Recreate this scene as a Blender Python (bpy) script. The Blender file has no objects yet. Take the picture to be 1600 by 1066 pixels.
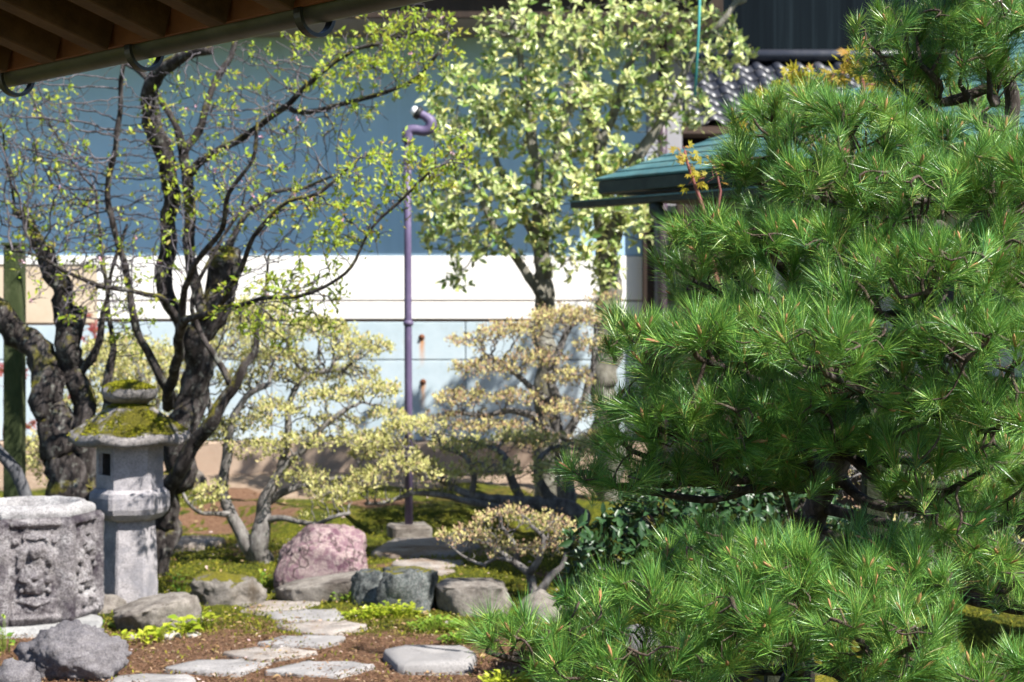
import bpy, math, random
import numpy as np
from mathutils import Vector, Matrix, noise as mnoise

SC = bpy.context.scene
COL = SC.collection
F = 2700.0          # focal length in photo pixels (photo is 1600 wide)
HY = 500.0          # horizon row in the photo
EYE = 1.65

# ------------------------------------------------------------------ camera, sky, sun, exposure
cam_d = bpy.data.cameras.new('camera')
cam = bpy.data.objects.new('camera', cam_d)
COL.objects.link(cam)
cam.location = (0, 0, EYE)
cam.rotation_euler = (math.radians(90), 0, 0)
cam_d.sensor_width = 36
cam_d.lens = 36 * F / 1600
cam_d.shift_y = -(533 - HY) / 1600
cam_d.clip_start = 0.1
cam_d.clip_end = 1000
cam_d.dof.use_dof = True
cam_d.dof.focus_distance = 4.7
cam_d.dof.aperture_fstop = 5.6
SC.camera = cam

SUN_EL, SUN_AZ = math.radians(50), math.radians(50)   # azimuth: to the right of straight behind the camera
SDIR = Vector((math.sin(SUN_AZ) * math.cos(SUN_EL), -math.cos(SUN_AZ) * math.cos(SUN_EL), math.sin(SUN_EL)))
w = bpy.data.worlds.new('World')
SC.world = w
w.use_nodes = True
nt = w.node_tree
nt.nodes.clear()
sky = nt.nodes.new('ShaderNodeTexSky')
sky.sky_type = 'NISHITA'
sky.sun_disc = False
sky.ozone_density = 5.0
sky.dust_density = 0.3
sky.sun_elevation = SUN_EL
sky.sun_rotation = math.atan2(SDIR.x, SDIR.y)
bg = nt.nodes.new('ShaderNodeBackground')
bg.inputs['Strength'].default_value = 0.07
wo = nt.nodes.new('ShaderNodeOutputWorld')
nt.links.new(sky.outputs[0], bg.inputs[0])
nt.links.new(bg.outputs[0], wo.inputs[0])
sun_d = bpy.data.lights.new('sun', 'SUN')
sun_d.energy = 5.0
sun_d.angle = math.radians(0.5)
sun_d.color = (1.0, 0.96, 0.90)
sun = bpy.data.objects.new('sun', sun_d)
COL.objects.link(sun)
sun.location = SDIR * 40
sun.rotation_euler = (-SDIR).to_track_quat('-Z', 'Y').to_euler()
SC.view_settings.view_transform = 'Standard'
SC.view_settings.look = 'None'
SC.view_settings.gamma = 1
SC.view_settings.exposure = 1.3
SC.view_settings.use_curve_mapping = False
SC.cycles.use_denoising = True
SC.cycles.max_bounces = 6
SC.cycles.diffuse_bounces = 2
SC.cycles.transmission_bounces = 4
SC.cycles.sample_clamp_indirect = 6

RNG = np.random.default_rng(7)
random.seed(7)


def at(px, py, d):
    return np.array([(px - 800) / F * d, d, EYE - (py - HY) / F * d])


def smooth(a, b, x):
    t = np.clip((x - a) / (b - a), 0, 1)
    return t * t * (3 - 2 * t)


# ------------------------------------------------------------------ object helpers
def empty(name, loc, label, cat, group=None, rz=0.0):
    o = bpy.data.objects.new(name, None)
    COL.objects.link(o)
    o.location = tuple(float(v) for v in loc)
    o.rotation_euler = (0, 0, rz)
    o.empty_display_size = 0.1
    tag(o, label, cat, group)
    return o


def tag(o, label=None, cat=None, group=None, kind=None):
    if label:
        o['label'] = label
    if cat:
        o['category'] = cat
    if group:
        o['group'] = group
    if kind:
        o['kind'] = kind
    return o


def lnk(name, me, parent=None, kind=None, mat=None):
    """link mesh data in WORLD coordinates under parent (parent keeps its own place)"""
    o = bpy.data.objects.new(name, me)
    COL.objects.link(o)
    if parent is not None:
        o.parent = parent
        o.matrix_parent_inverse = world_of(parent).inverted()
    if kind:
        o['kind'] = kind
    return o


def world_of(o):
    m = Matrix.LocRotScale(o.location, o.rotation_euler, o.scale)
    if o.parent:
        m = world_of(o.parent) @ o.matrix_parent_inverse @ m
    return m


class MB:
    """numpy mesh collector"""
    def __init__(self):
        self.v, self.q, self.t, self.a, self.n = [], [], [], [], 0
        self.ng = []

    def add(self, verts, quads=None, tris=None, rnd=None):
        verts = np.asarray(verts, dtype=np.float64).reshape(-1, 3)
        if quads is not None and len(quads):
            self.q.append(np.asarray(quads, dtype=np.int64).reshape(-1, 4) + self.n)
        if tris is not None and len(tris):
            self.t.append(np.asarray(tris, dtype=np.int64).reshape(-1, 3) + self.n)
        if rnd is None:
            rnd = np.zeros(len(verts))
        elif np.isscalar(rnd):
            rnd = np.full(len(verts), rnd)
        self.a.append(np.asarray(rnd, dtype=np.float32))
        self.v.append(verts)
        self.n += len(verts)

    def mesh(self, name, mat=None, smooth_shade=True):
        me = bpy.data.meshes.new(name)
        v = np.concatenate(self.v).astype(np.float32)
        q = np.concatenate(self.q) if self.q else np.zeros((0, 4), np.int64)
        t = np.concatenate(self.t) if self.t else np.zeros((0, 3), np.int64)
        me.vertices.add(len(v))
        me.vertices.foreach_set('co', v.ravel())
        loops = np.concatenate([q.ravel(), t.ravel()]).astype(np.int32)
        me.loops.add(len(loops))
        me.loops.foreach_set('vertex_index', loops)
        starts = np.concatenate([np.arange(len(q)) * 4, len(q) * 4 + np.arange(len(t)) * 3]).astype(np.int32)
        me.polygons.add(len(starts))
        me.polygons.foreach_set('loop_start', starts)
        me.polygons.foreach_set('use_smooth', np.full(len(starts), bool(smooth_shade)))
        at_ = me.attributes.new('rnd', 'FLOAT', 'POINT')
        at_.data.foreach_set('value', np.concatenate(self.a))
        me.update(calc_edges=True)
        if mat:
            me.materials.append(mat)
        return me

    def build(self, name, mat, parent=None, kind=None, smooth_shade=True):
        return lnk(name, self.mesh(name, mat, smooth_shade), parent, kind)

    # ---- shapes
    def box(self, c, s, rz=0.0, rnd=0.0, bev=0.0, jit=0.0):
        hx, hy, hz = s[0] / 2, s[1] / 2, s[2] / 2
        b = min(bev, hx * .9, hy * .9, hz * .9)
        if b <= 0:
            v = np.array([[x, y, z] for z in (-hz, hz) for y in (-hy, hy) for x in (-hx, hx)])
            q = [[0, 2, 3, 1], [4, 5, 7, 6], [0, 1, 5, 4], [2, 6, 7, 3], [0, 4, 6, 2], [1, 3, 7, 5]]
            t = None
        else:
            v, q, t = bevel_box(hx, hy, hz, b)
        v = np.array(v, dtype=float)
        if jit:
            v = v + RNG.normal(0, jit, v.shape)
        ca, sa = math.cos(rz), math.sin(rz)
        R = np.array([[ca, -sa, 0], [sa, ca, 0], [0, 0, 1]])
        self.add(v @ R.T + np.asarray(c), q, t, rnd)

    def obox(self, p0, p1, wd, ht, up=(0, 0, 1), bev=0.0, rnd=0.0):
        """bar from p0 to p1 with width and height"""
        p0, p1 = np.asarray(p0, float), np.asarray(p1, float)
        ax = p1 - p0
        L = np.linalg.norm(ax)
        ax /= L
        s = np.cross(ax, np.asarray(up, float))
        s /= np.linalg.norm(s)
        u = np.cross(s, ax)
        v, q, t = bevel_box(L / 2, wd / 2, ht / 2, bev if bev > 0 else min(wd, ht) * .04)
        v = np.array(v)
        M = np.stack([ax, s, u], 1)
        self.add(v @ M.T + (p0 + p1) / 2, q, t, rnd)

    def tube(self, P, R, sides=8, bump=0.0, bscale=10.0, cap=True, rnd=0.0):
        v, q, t = tube_geo(P, R, sides, bump, bscale, cap)
        self.add(v, q, t, rnd)

    def lathe(self, prof, seg=32, c=(0, 0, 0), phase=0.0, rnd=0.0):
        prof = np.asarray(prof, float)
        ang = np.linspace(0, 2 * math.pi, seg, endpoint=False) + phase
        n = len(prof)
        v = np.stack([np.outer(prof[:, 0], np.cos(ang)), np.outer(prof[:, 0], np.sin(ang)),
                      np.repeat(prof[:, 1:2], seg, 1)], -1).reshape(-1, 3)
        i = np.arange(n - 1)[:, None] * seg
        j = np.arange(seg)[None]
        k = (j + 1) % seg
        q = np.stack([i + j, i + k, i + seg + k, i + seg + j], -1).reshape(-1, 4)
        self.add(v + np.asarray(c), q, None, rnd)


def bevel_box(hx, hy, hz, b):
    v, idx = [], {}
    for sx in (-1, 1):
        for sy in (-1, 1):
            for sz in (-1, 1):
                for ax in range(3):
                    p = [sx * (hx - b), sy * (hy - b), sz * (hz - b)]
                    p[ax] = (sx * hx, sy * hy, sz * hz)[ax]
                    idx[(sx, sy, sz, ax)] = len(v)
                    v.append(p)
    q, t = [], []

    def orient(f):
        c = np.mean([v[i] for i in f], 0)
        n = np.cross(np.subtract(v[f[1]], v[f[0]]), np.subtract(v[f[2]], v[f[0]]))
        return f if np.dot(n, c) > 0 else f[::-1]
    for ax in range(3):
        for s in (-1, 1):
            o = [i for i in range(3) if i != ax]
            f = []
            for (a, bb) in ((-1, -1), (1, -1), (1, 1), (-1, 1)):
                k = [0, 0, 0]
                k[ax], k[o[0]], k[o[1]] = s, a, bb
                f.append(idx[(k[0], k[1], k[2], ax)])
            q.append(orient(f))
    for ax in range(3):
        o = [i for i in range(3) if i != ax]
        for a in (-1, 1):
            for bb in (-1, 1):
                f = []
                for s, m in ((-1, 0), (1, 0), (1, 1), (-1, 1)):
                    k = [0, 0, 0]
                    k[ax], k[o[0]], k[o[1]] = s, a, bb
                    f.append(idx[(k[0], k[1], k[2], o[m])])
                q.append(orient(f))
    for sx in (-1, 1):
        for sy in (-1, 1):
            for sz in (-1, 1):
                t.append(orient([idx[(sx, sy, sz, a)] for a in range(3)]))
    return v, q, t


def frames(P):
    P = np.asarray(P, float)
    T = np.gradient(P, axis=0)
    T /= np.linalg.norm(T, axis=1)[:, None] + 1e-9
    N = np.zeros_like(P)
    a = np.array([0, 0, 1.0]) if abs(T[0, 2]) < .9 else np.array([1.0, 0, 0])
    n = np.cross(T[0], a)
    n /= np.linalg.norm(n)
    for i in range(len(P)):
        n = n - T[i] * np.dot(n, T[i])
        n /= np.linalg.norm(n) + 1e-9
        N[i] = n
    return T, N, np.cross(T, N)


def tube_geo(P, R, sides=8, bump=0.0, bscale=10.0, cap=True):
    P = np.asarray(P, float)
    R = np.asarray(R, float)
    n = len(P)
    T, N, B = frames(P)
    ang = np.linspace(0, 2 * math.pi, sides, endpoint=False)
    d = np.cos(ang)[None, :, None] * N[:, None] + np.sin(ang)[None, :, None] * B[:, None]
    rr = np.repeat(R[:, None], sides, 1)
    if bump:
        for i in range(n):
            for j in range(sides):
                p = P[i] + d[i, j] * R[i]
                q = Vector(p * bscale)
                f = mnoise.noise(q) * .65 + mnoise.noise(q * 2.3) * .35
                rr[i, j] *= 1 + bump * f * 1.6
    v = (P[:, None] + d * rr[..., None]).reshape(-1, 3)
    i = np.arange(n - 1)[:, None] * sides
    j = np.arange(sides)[None]
    k = (j + 1) % sides
    q = np.stack([i + j, i + k, i + sides + k, i + sides + j], -1).reshape(-1, 4)
    t = None
    if cap:
        v = np.concatenate([v, P[:1], P[-1:]])
        a, b = n * sides, n * sides + 1
        j = np.arange(sides)
        k = (j + 1) % sides
        t = np.concatenate([np.stack([np.full(sides, a), k, j], -1),
                            np.stack([np.full(sides, b), (n - 1) * sides + j, (n - 1) * sides + k], -1)])
    return v, q, t


def spline(P, R, step):
    """Catmull-Rom resample of a control polyline"""
    P = np.asarray(P, float)
    R = np.asarray(R, float)
    Q = np.concatenate([[2 * P[0] - P[1]], P, [2 * P[-1] - P[-2]]])
    op, orr = [], []
    for i in range(len(P) - 1):
        L = np.linalg.norm(P[i + 1] - P[i])
        m = max(1, int(round(L / step)))
        for k in range(m):
            u = k / m
            a, b, c, d = Q[i], Q[i + 1], Q[i + 2], Q[i + 3]
            op.append(.5 * (2 * b + (c - a) * u + (2 * a - 5 * b + 4 * c - d) * u * u + (3 * b - a - 3 * c + d) * u ** 3))
            orr.append(R[i] * (1 - u) + R[i + 1] * u)
    op.append(P[-1])
    orr.append(R[-1])
    return np.array(op), np.array(orr)


def pxline(pts, d):
    """[(px,py,rpx[,d])] -> world points and radii"""
    P, R = [], []
    for p in pts:
        dd = p[3] if len(p) > 3 else d
        P.append(at(p[0], p[1], dd))
        R.append(p[2] * dd / F)
    return np.array(P), np.array(R)


# ------------------------------------------------------------------ material helpers
class NT:
    def __init__(self, name):
        self.m = bpy.data.materials.new(name)
        self.m.use_nodes = True
        self.t = self.m.node_tree
        self.t.nodes.clear()
        self.out = self.n('ShaderNodeOutputMaterial')

    def n(self, typ, **kw):
        nd = self.t.nodes.new(typ)
        for k, v in kw.items():
            setattr(nd, k, v)
        return nd

    def l(self, a, b):
        self.t.links.new(a, b)

    def coord(self, kind='Position'):
        if kind == 'Position':
            return self.n('ShaderNodeNewGeometry').outputs['Position']
        return self.n('ShaderNodeTexCoord').outputs[kind]

    def noise(self, scale, detail=4, rough=.6, vec=None, stretch=None, dist=0.0):
        nd = self.n('ShaderNodeTexNoise')
        nd.inputs['Scale'].default_value = scale
        nd.inputs['Detail'].default_value = detail
        nd.inputs['Roughness'].default_value = rough
        nd.inputs['Distortion'].default_value = dist
        v = vec if vec is not None else self.coord()
        if stretch:
            mp = self.n('ShaderNodeMapping')
            mp.inputs['Scale'].default_value = stretch
            self.l(v, mp.inputs[0])
            v = mp.outputs[0]
        self.l(v, nd.inputs['Vector'])
        return nd.outputs[0]

    def ramp(self, fac, stops, interp='LINEAR'):
        r = self.n('ShaderNodeValToRGB')
        r.color_ramp.interpolation = interp
        e = r.color_ramp.elements
        while len(e) < len(stops):
            e.new(.5)
        for el, (p, c) in zip(e, stops):
            el.position = p
            el.color = (*c, 1) if len(c) == 3 else c
        self.l(fac, r.inputs[0])
        return r.outputs[0]

    def mix(self, fac, a, b, mode='MIX'):
        m = self.n('ShaderNodeMix', data_type='RGBA', blend_type=mode)
        for sock, v in ((m.inputs[0], fac), (m.inputs[6], a), (m.inputs[7], b)):
            if isinstance(v, (int, float)):
                sock.default_value = v
            elif isinstance(v, tuple):
                sock.default_value = (*v, 1)
            else:
                self.l(v, sock)
        return m.outputs[2]

    def math(self, op, a, b=None, clamp=False):
        m = self.n('ShaderNodeMath', operation=op, use_clamp=clamp)
        for sock, v in ((m.inputs[0], a), (m.inputs[1], b)):
            if v is None:
                continue
            if isinstance(v, (int, float)):
                sock.default_value = v
            else:
                self.l(v, sock)
        return m.outputs[0]

    def attr(self, name='rnd'):
        return self.n('ShaderNodeAttribute', attribute_name=name).outputs['Fac']

    def bump(self, h, strength=.4, dist=.02):
        b = self.n('ShaderNodeBump')
        b.inputs['Strength'].default_value = strength
        b.inputs['Distance'].default_value = dist
        self.l(h, b.inputs['Height'])
        return b.outputs[0]

    def principled(self, col, rough=.8, normal=None, spec=.4, metal=0.0):
        p = self.n('ShaderNodeBsdfPrincipled')
        if isinstance(col, tuple):
            p.inputs['Base Color'].default_value = (*col, 1)
        else:
            self.l(col, p.inputs['Base Color'])
        if isinstance(rough, (int, float)):
            p.inputs['Roughness'].default_value = rough
        else:
            self.l(rough, p.inputs['Roughness'])
        p.inputs['Specular IOR Level'].default_value = spec
        p.inputs['Metallic'].default_value = metal
        if normal is not None:
            self.l(normal, p.inputs['Normal'])
        return p.outputs[0]

    def done(self, sh):
        self.l(sh, self.out.inputs[0])
        return self.m

    def upness(self):
        g = self.n('ShaderNodeNewGeometry')
        s = self.n('ShaderNodeSeparateXYZ')
        self.l(g.outputs['Normal'], s.inputs[0])
        return s.outputs[2]


def m_simple(name, cols, scale=8, rough=.75, bump=.3, bdist=.01, stretch=None, spec=.3, metal=0.0, detail=6):
    t = NT(name)
    f = t.noise(scale, detail, .65, stretch=stretch)
    n = len(cols)
    c = t.ramp(f, [(.25 + .5 * i / max(1, n - 1), cc) for i, cc in enumerate(cols)])
    g = t.noise(scale * 5, 5, .7, stretch=stretch)
    return t.done(t.principled(c, rough, t.bump(g, bump, bdist), spec, metal))


MOSS = ((.06, .062, .008), (.18, .165, .014), (.33, .27, .025))


def m_stone(name, cols, scale=9, moss=0.0, stain=None, speck=.25, bump=.5, bdist=.02):
    """weathered stone with speckle, stains and moss on what faces up"""
    t = NT(name)
    f = t.noise(scale, 8, .7)
    c = t.ramp(f, [(.28 + .44 * i / (len(cols) - 1), cc) for i, cc in enumerate(cols)])
    sp = t.noise(scale * 18, 3, .8)
    c = t.mix(t.math('MULTIPLY', t.ramp(sp, [(.42, (0, 0, 0)), (.62, (1, 1, 1))]), speck), c, (.5, .47, .45))
    sp2 = t.noise(scale * 13, 3, .8)
    c = t.mix(t.math('MULTIPLY', t.ramp(sp2, [(.38, (1, 1, 1)), (.5, (0, 0, 0))]), speck * 1.6), c, (.06, .055, .055))
    if stain:
        s = t.noise(scale * .45, 6, .75)
        c = t.mix(t.ramp(s, [(.47, (0, 0, 0)), (.62, (1, 1, 1))]), c, stain)
    h = t.math('ADD', t.noise(scale * 3, 8, .75), t.math('MULTIPLY', sp, .35))
    if moss > 0:
        mn = t.noise(scale * .8, 8, .75)
        k = t.math('ADD', t.math('MULTIPLY', t.upness(), .75), mn)
        k = t.math('SUBTRACT', k, 1.25 - moss)
        k = t.math('MULTIPLY', k, 12, True)
        mc = t.ramp(t.noise(60, 5, .8), [(.3, MOSS[0]), (.5, MOSS[1]), (.72, MOSS[2])])
        c = t.mix(k, c, mc)
        h = t.math('ADD', h, t.math('MULTIPLY', t.math('MULTIPLY', t.noise(130, 4, .8), k), 1.2))
    return t.done(t.principled(c, .88, t.bump(h, bump, bdist), .25))


def m_bark(name, cols, moss=0.3, lichen=.3, scale=14, mossc=MOSS):
    t = NT(name)
    f = t.noise(scale, 8, .7, stretch=(1, 1, .35))
    c = t.ramp(f, [(.3 + .4 * i / (len(cols) - 1), cc) for i, cc in enumerate(cols)])
    if lichen:
        s = t.noise(scale * 1.3, 6, .7)
        c = t.mix(t.math('MULTIPLY', t.ramp(s, [(.55, (0, 0, 0)), (.66, (1, 1, 1))]), lichen), c, (.32, .33, .29))
    if moss:
        s = t.noise(4.5, 6, .7)
        k = t.math('ADD', t.math('MULTIPLY', t.upness(), .18), s)
        k = t.math('MULTIPLY', t.math('SUBTRACT', k, .85 - moss), 7, True)
        mc = t.ramp(t.noise(70, 4, .8), [(.3, mossc[0]), (.5, mossc[1]), (.72, mossc[2])])
        c = t.mix(k, c, mc)
    h = t.noise(scale * 3.5, 8, .75, stretch=(1, 1, .4))
    return t.done(t.principled(c, .9, t.bump(h, .8, .02), .2))


def m_leaf(name, stops, trans=.35, rough=.45, spec=.4, obj_rnd=True, tint=.35, orr=.97):
    """leaf: colour by the leaf's own random number, light passing through"""
    t = NT(name)
    a = t.attr('rnd')
    if obj_rnd:
        oi = t.n('ShaderNodeObjectInfo').outputs['Random']
        a = t.math('FRACT', t.math('ADD', a, t.math('MULTIPLY', oi, orr)))
    c = t.ramp(a, stops)
    p = t.principled(c, rough, None, spec)
    tr = t.n('ShaderNodeBsdfTranslucent')
    c2 = t.mix(tint, c, (.55, .6, .08), 'MIX')
    t.l(c2, tr.inputs[0])
    ms = t.n('ShaderNodeMixShader')
    ms.inputs[0].default_value = trans
    t.l(p, ms.inputs[1])
    t.l(tr.outputs[0], ms.inputs[2])
    return t.done(ms.outputs[0])


# ------------------------------------------------------------------ plants: growth
def colonize(seedP, attr, step, dk, iters, wig, rng, seedpar=None, di=1e9, trop=(0, 0, 0), maxkids=3):
    cap = 30000
    P = np.zeros((cap, 3))
    par = np.full(cap, -1, int)
    kids = np.zeros(cap, int)
    n = len(seedP)
    P[:n] = seedP
    if seedpar is not None:
        par[:n] = seedpar
    A = np.array(attr, float)
    near = np.zeros(len(A), int)
    nd = np.full(len(A), 1e9)
    for s in range(0, n, 400):
        D = np.linalg.norm(A[:, None] - P[None, s:min(n, s + 400)], axis=2)
        j = D.argmin(1)
        dmin = D[np.arange(len(A)), j]
        m = dmin < nd
        nd[m] = dmin[m]
        near[m] = j[m] + s
    alive = nd > dk
    trop = np.asarray(trop, float)
    for _ in range(iters):
        act = alive & (nd < di)
        if not act.any() or n > cap - 4000:
            break
        idx = near[act]
        v = A[act] - P[idx]
        v /= np.linalg.norm(v, axis=1)[:, None] + 1e-9
        u, inv = np.unique(idx, return_inverse=True)
        S = np.zeros((len(u), 3))
        np.add.at(S, inv, v)
        ok = kids[u] < maxkids
        u, S = u[ok], S[ok]
        if not len(u):
            break
        S /= np.linalg.norm(S, axis=1)[:, None] + 1e-9
        S += rng.normal(0, wig, S.shape) + trop
        S /= np.linalg.norm(S, axis=1)[:, None] + 1e-9
        m = len(u)
        P[n:n + m] = P[u] + S * step
        par[n:n + m] = u
        kids[u] += 1
        # update nearest
        ai = np.where(alive)[0]
        new = P[n:n + m]
        for s in range(0, m, 500):
            D = np.linalg.norm(A[ai][:, None] - new[None, s:s + 500], axis=2)
            j = D.argmin(1)
            dm = D[np.arange(len(ai)), j]
            k = dm < nd[ai]
            nd[ai[k]] = dm[k]
            near[ai[k]] = j[k] + n + s
        alive &= nd > dk
        n += m
    return P[:n], par[:n], near


def pipe_radii(P, par, nseed, r_tip, expo=2.4):
    n = len(P)
    acc = np.zeros(n)
    kids = np.zeros(n, int)
    for i in range(n - 1, -1, -1):
        if kids[i] == 0:
            acc[i] = r_tip ** expo
        p = par[i]
        if p >= 0:
            acc[p] += acc[i]
            kids[p] += 1
    return acc ** (1 / expo), kids


def chains(P, par, r, nseed):
    """split a grown skeleton into chains of nodes (each starts on its parent node); only grown nodes (>= nseed)"""
    n = len(P)
    ch = [[] for _ in range(n)]
    for i in range(nseed, n):
        if par[i] >= 0:
            ch[par[i]].append(i)
    out = []
    stack = []
    for i in range(nseed):
        for c in ch[i]:
            stack.append((i, c))
    while stack:
        a, b = stack.pop()
        c = [a, b]
        cur = b
        while ch[cur]:
            k = sorted(ch[cur], key=lambda x: -r[x])
            for o in k[1:]:
                stack.append((cur, o))
            cur = k[0]
            c.append(cur)
        out.append(c)
    return out


def ellipsoid_pts(pads, n_per, rng, shell=.45, up_bias=0.0):
    """pads: (px,py,rx,ry,d[,rd]) photo ellipses at depth d -> points; weight by area"""
    pts = []
    area = np.array([p[2] * p[3] * (p[4] / 10) ** 2 for p in pads], float)
    cnt = np.maximum(6, n_per * area / area.sum()).astype(int)
    for p, m in zip(pads, cnt):
        c = at(p[0], p[1], p[4])
        rx, rz = p[2] * p[4] / F, p[3] * p[4] / F
        ry = p[5] if len(p) > 5 else (rx + rz) / 2
        v = rng.normal(size=(m * 3, 3))
        v /= np.linalg.norm(v, axis=1)[:, None]
        rad = shell + (1 - shell) * rng.random(m * 3) ** .6
        v *= rad[:, None]
        if up_bias:
            keep = rng.random(m * 3) < np.clip(.5 + v[:, 2] * up_bias, .05, 1)
            v = v[keep]
        v = v[:m]
        pts.append(c + v * np.array([rx, ry, rz]))
    return np.concatenate(pts)


def orient(dirs, nrm):
    d = dirs / (np.linalg.norm(dirs, axis=1)[:, None] + 1e-9)
    s = np.cross(d, nrm)
    s /= np.linalg.norm(s, axis=1)[:, None] + 1e-9
    u = np.cross(s, d)
    return d, s, u


LEAF6 = np.array([[0, 0, 0], [.38, -.5, .10], [.38, .5, .10], [.72, -.36, .06], [.72, .36, .06], [1, 0, -.06], [.5, 0, 0]])
LEAF6_T = np.array([[0, 1, 6], [0, 6, 2], [1, 3, 6], [6, 4, 2], [3, 5, 6], [6, 5, 4]])
LEAF4 = np.array([[0, 0, 0], [.5, -.5, .08], [1, 0, 0], [.5, .5, .08]])
LEAF4_T = np.array([[0, 1, 2], [0, 2, 3]])


def leaves(mb, pos, dirs, nrm, L, W, rnd, tmpl='6'):
    T, F_ = (LEAF6, LEAF6_T) if tmpl == '6' else (LEAF4, LEAF4_T)
    d, s, u = orient(dirs, nrm)
    L = np.broadcast_to(L, len(pos))
    W = np.broadcast_to(W, len(pos))
    V = (pos[:, None] + d[:, None] * (T[None, :, 0:1] * L[:, None, None]) + s[:, None] * (T[None, :, 1:2] * W[:, None, None])
         + u[:, None] * (T[None, :, 2:3] * L[:, None, None]))
    n, k = len(pos), len(T)
    tri = (F_[None] + (np.arange(n) * k)[:, None, None]).reshape(-1, 3)
    mb.add(V.reshape(-1, 3), None, tri, np.repeat(rnd, k))


def rand_dirs(n, rng):
    v = rng.normal(size=(n, 3))
    return v / np.linalg.norm(v, axis=1)[:, None]


def grow_plant(root, limbs, attr, mat_bark, rng, step=.06, dk=.09, wig=.25, r_tip=.0022, iters=120, trop=(0, 0, .05),
               bump=.18, branch_r=.012, trunk_sides=14, limb_step=.05, di=1e9, trunk_name='trunk', max_branches=24, expo=2.4, mat_twig=None):
    """limbs: list of (name, P, R). Builds trunk/branch parts and joined twigs; returns nodes for the leaves."""
    seeds, spar, srad = [], [], []
    for name, P, R in limbs:
        Ps, Rs = spline(P, R, limb_step)
        if bump:
            k = np.array([[mnoise.noise(Vector(p * 5 + o)) for o in (0, 31, 77)] for p in Ps])
            Ps = Ps + k * (Rs[:, None] * .8)
        mb = MB()
        mb.tube(Ps, Rs, trunk_sides if Rs.max() > .02 else 8, bump, 16)
        mb.build(name, mat_bark, root)
        b = len(seeds)
        for i, (p, r) in enumerate(zip(Ps, Rs)):
            seeds.append(p)
            srad.append(r)
    ns = len(seeds)
    P, par, near = colonize(np.array(seeds), attr, step, dk, iters, wig, rng, None, di, trop)
    r, kids = pipe_radii(P, par, ns, r_tip, expo)
    srad = np.array(srad)
    ch = chains(P, par, r, ns)
    tw = MB()
    nb = 0
    ch.sort(key=lambda c: -r[c[1]])
    for c in ch:
        pp = P[c]
        rr = r[c].copy()
        if c[0] < ns:
            rr[0] = min(srad[c[0]], rr[1] * 1.25)
        else:
            rr[0] = min(rr[0], rr[1] * 1.2)
        rr[-1] *= .6
        if len(c) >= 3 and rr[1] > .003:
            pp, rr = spline(pp, rr, step * .55)
        if rr.max() > branch_r and nb < max_branches:
            mb = MB()
            mb.tube(pp, rr, 8, bump, 30)
            mb.build('branch', mat_bark, root)
            nb += 1
        else:
            tw.tube(pp, rr, 5 if rr.max() > .005 else 3, 0, 10, False)
    if tw.n:
        tw.build('twigs', mat_twig or mat_bark, root, 'stuff')
    depth = np.zeros(len(P), int)      # steps above the tip
    for i in range(len(P) - 1, ns - 1, -1):
        if par[i] >= 0:
            depth[par[i]] = max(depth[par[i]], depth[i] + 1)
    print('GROW', root.name, len(attr), 'attr', len(P) - ns, 'nodes', len(ch), 'chains')
    D = np.zeros_like(P)
    m = np.arange(ns, len(P))
    D[m] = P[m] - P[par[m]]
    D[m] /= np.linalg.norm(D[m], axis=1)[:, None] + 1e-9
    return P, par, r, kids, depth, D, ns


def copy_part(o, parent):
    c = o.copy()
    COL.objects.link(c)
    c.parent = parent
    return c


# ------------------------------------------------------------------ ground
def gz(x, y):
    """ground height"""
    x = np.asarray(x, float)
    y = np.asarray(y, float)
    z = .012 * np.sin(x * 2.1 + 1) * np.cos(y * 1.7) + .008 * np.sin(x * 5.3 + y * 3.1)
    edge = 13.35 + .22 * np.sin(x * 1.9 + .6) + .1 * np.sin(x * 4.7)
    z = z + .16 * smooth(0, .45, y - edge) * (1 - smooth(.9, 1.4, x) * .3)
    z = z + .05 * smooth(.2, .5, y - 14.2 - .1 * np.sin(x * 3))
    z = z + .06 * np.exp(-((x - .2) ** 2 / .5 + (y - 11.4) ** 2 / .7))
    z = z + .10 * np.exp(-((x - 1.6) ** 2 / .5 + (y - 7.0) ** 2 / 1.0))
    return z


def g1(x, y):
    return float(gz(x, y))


def ground_at(px, py):
    """point where the ray through a photo pixel meets the ground"""
    d = EYE * F / (py - HY)
    for _ in range(12):
        x = (px - 800) / F * d
        d = (EYE - g1(x, d)) * F / (py - HY)
    return np.array([(px - 800) / F * d, d, g1((px - 800) / F * d, d)])


def axis_coords(lo, hi, s, far):
    a = list(np.arange(lo, hi + 1e-6, s))
    g = s
    x = hi
    while x < far:
        g *= 1.35
        x += g
        a.append(x)
    g = s
    x = lo
    while x > -far:
        g *= 1.35
        x -= g
        a.insert(0, x)
    return np.array(a)


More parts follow.
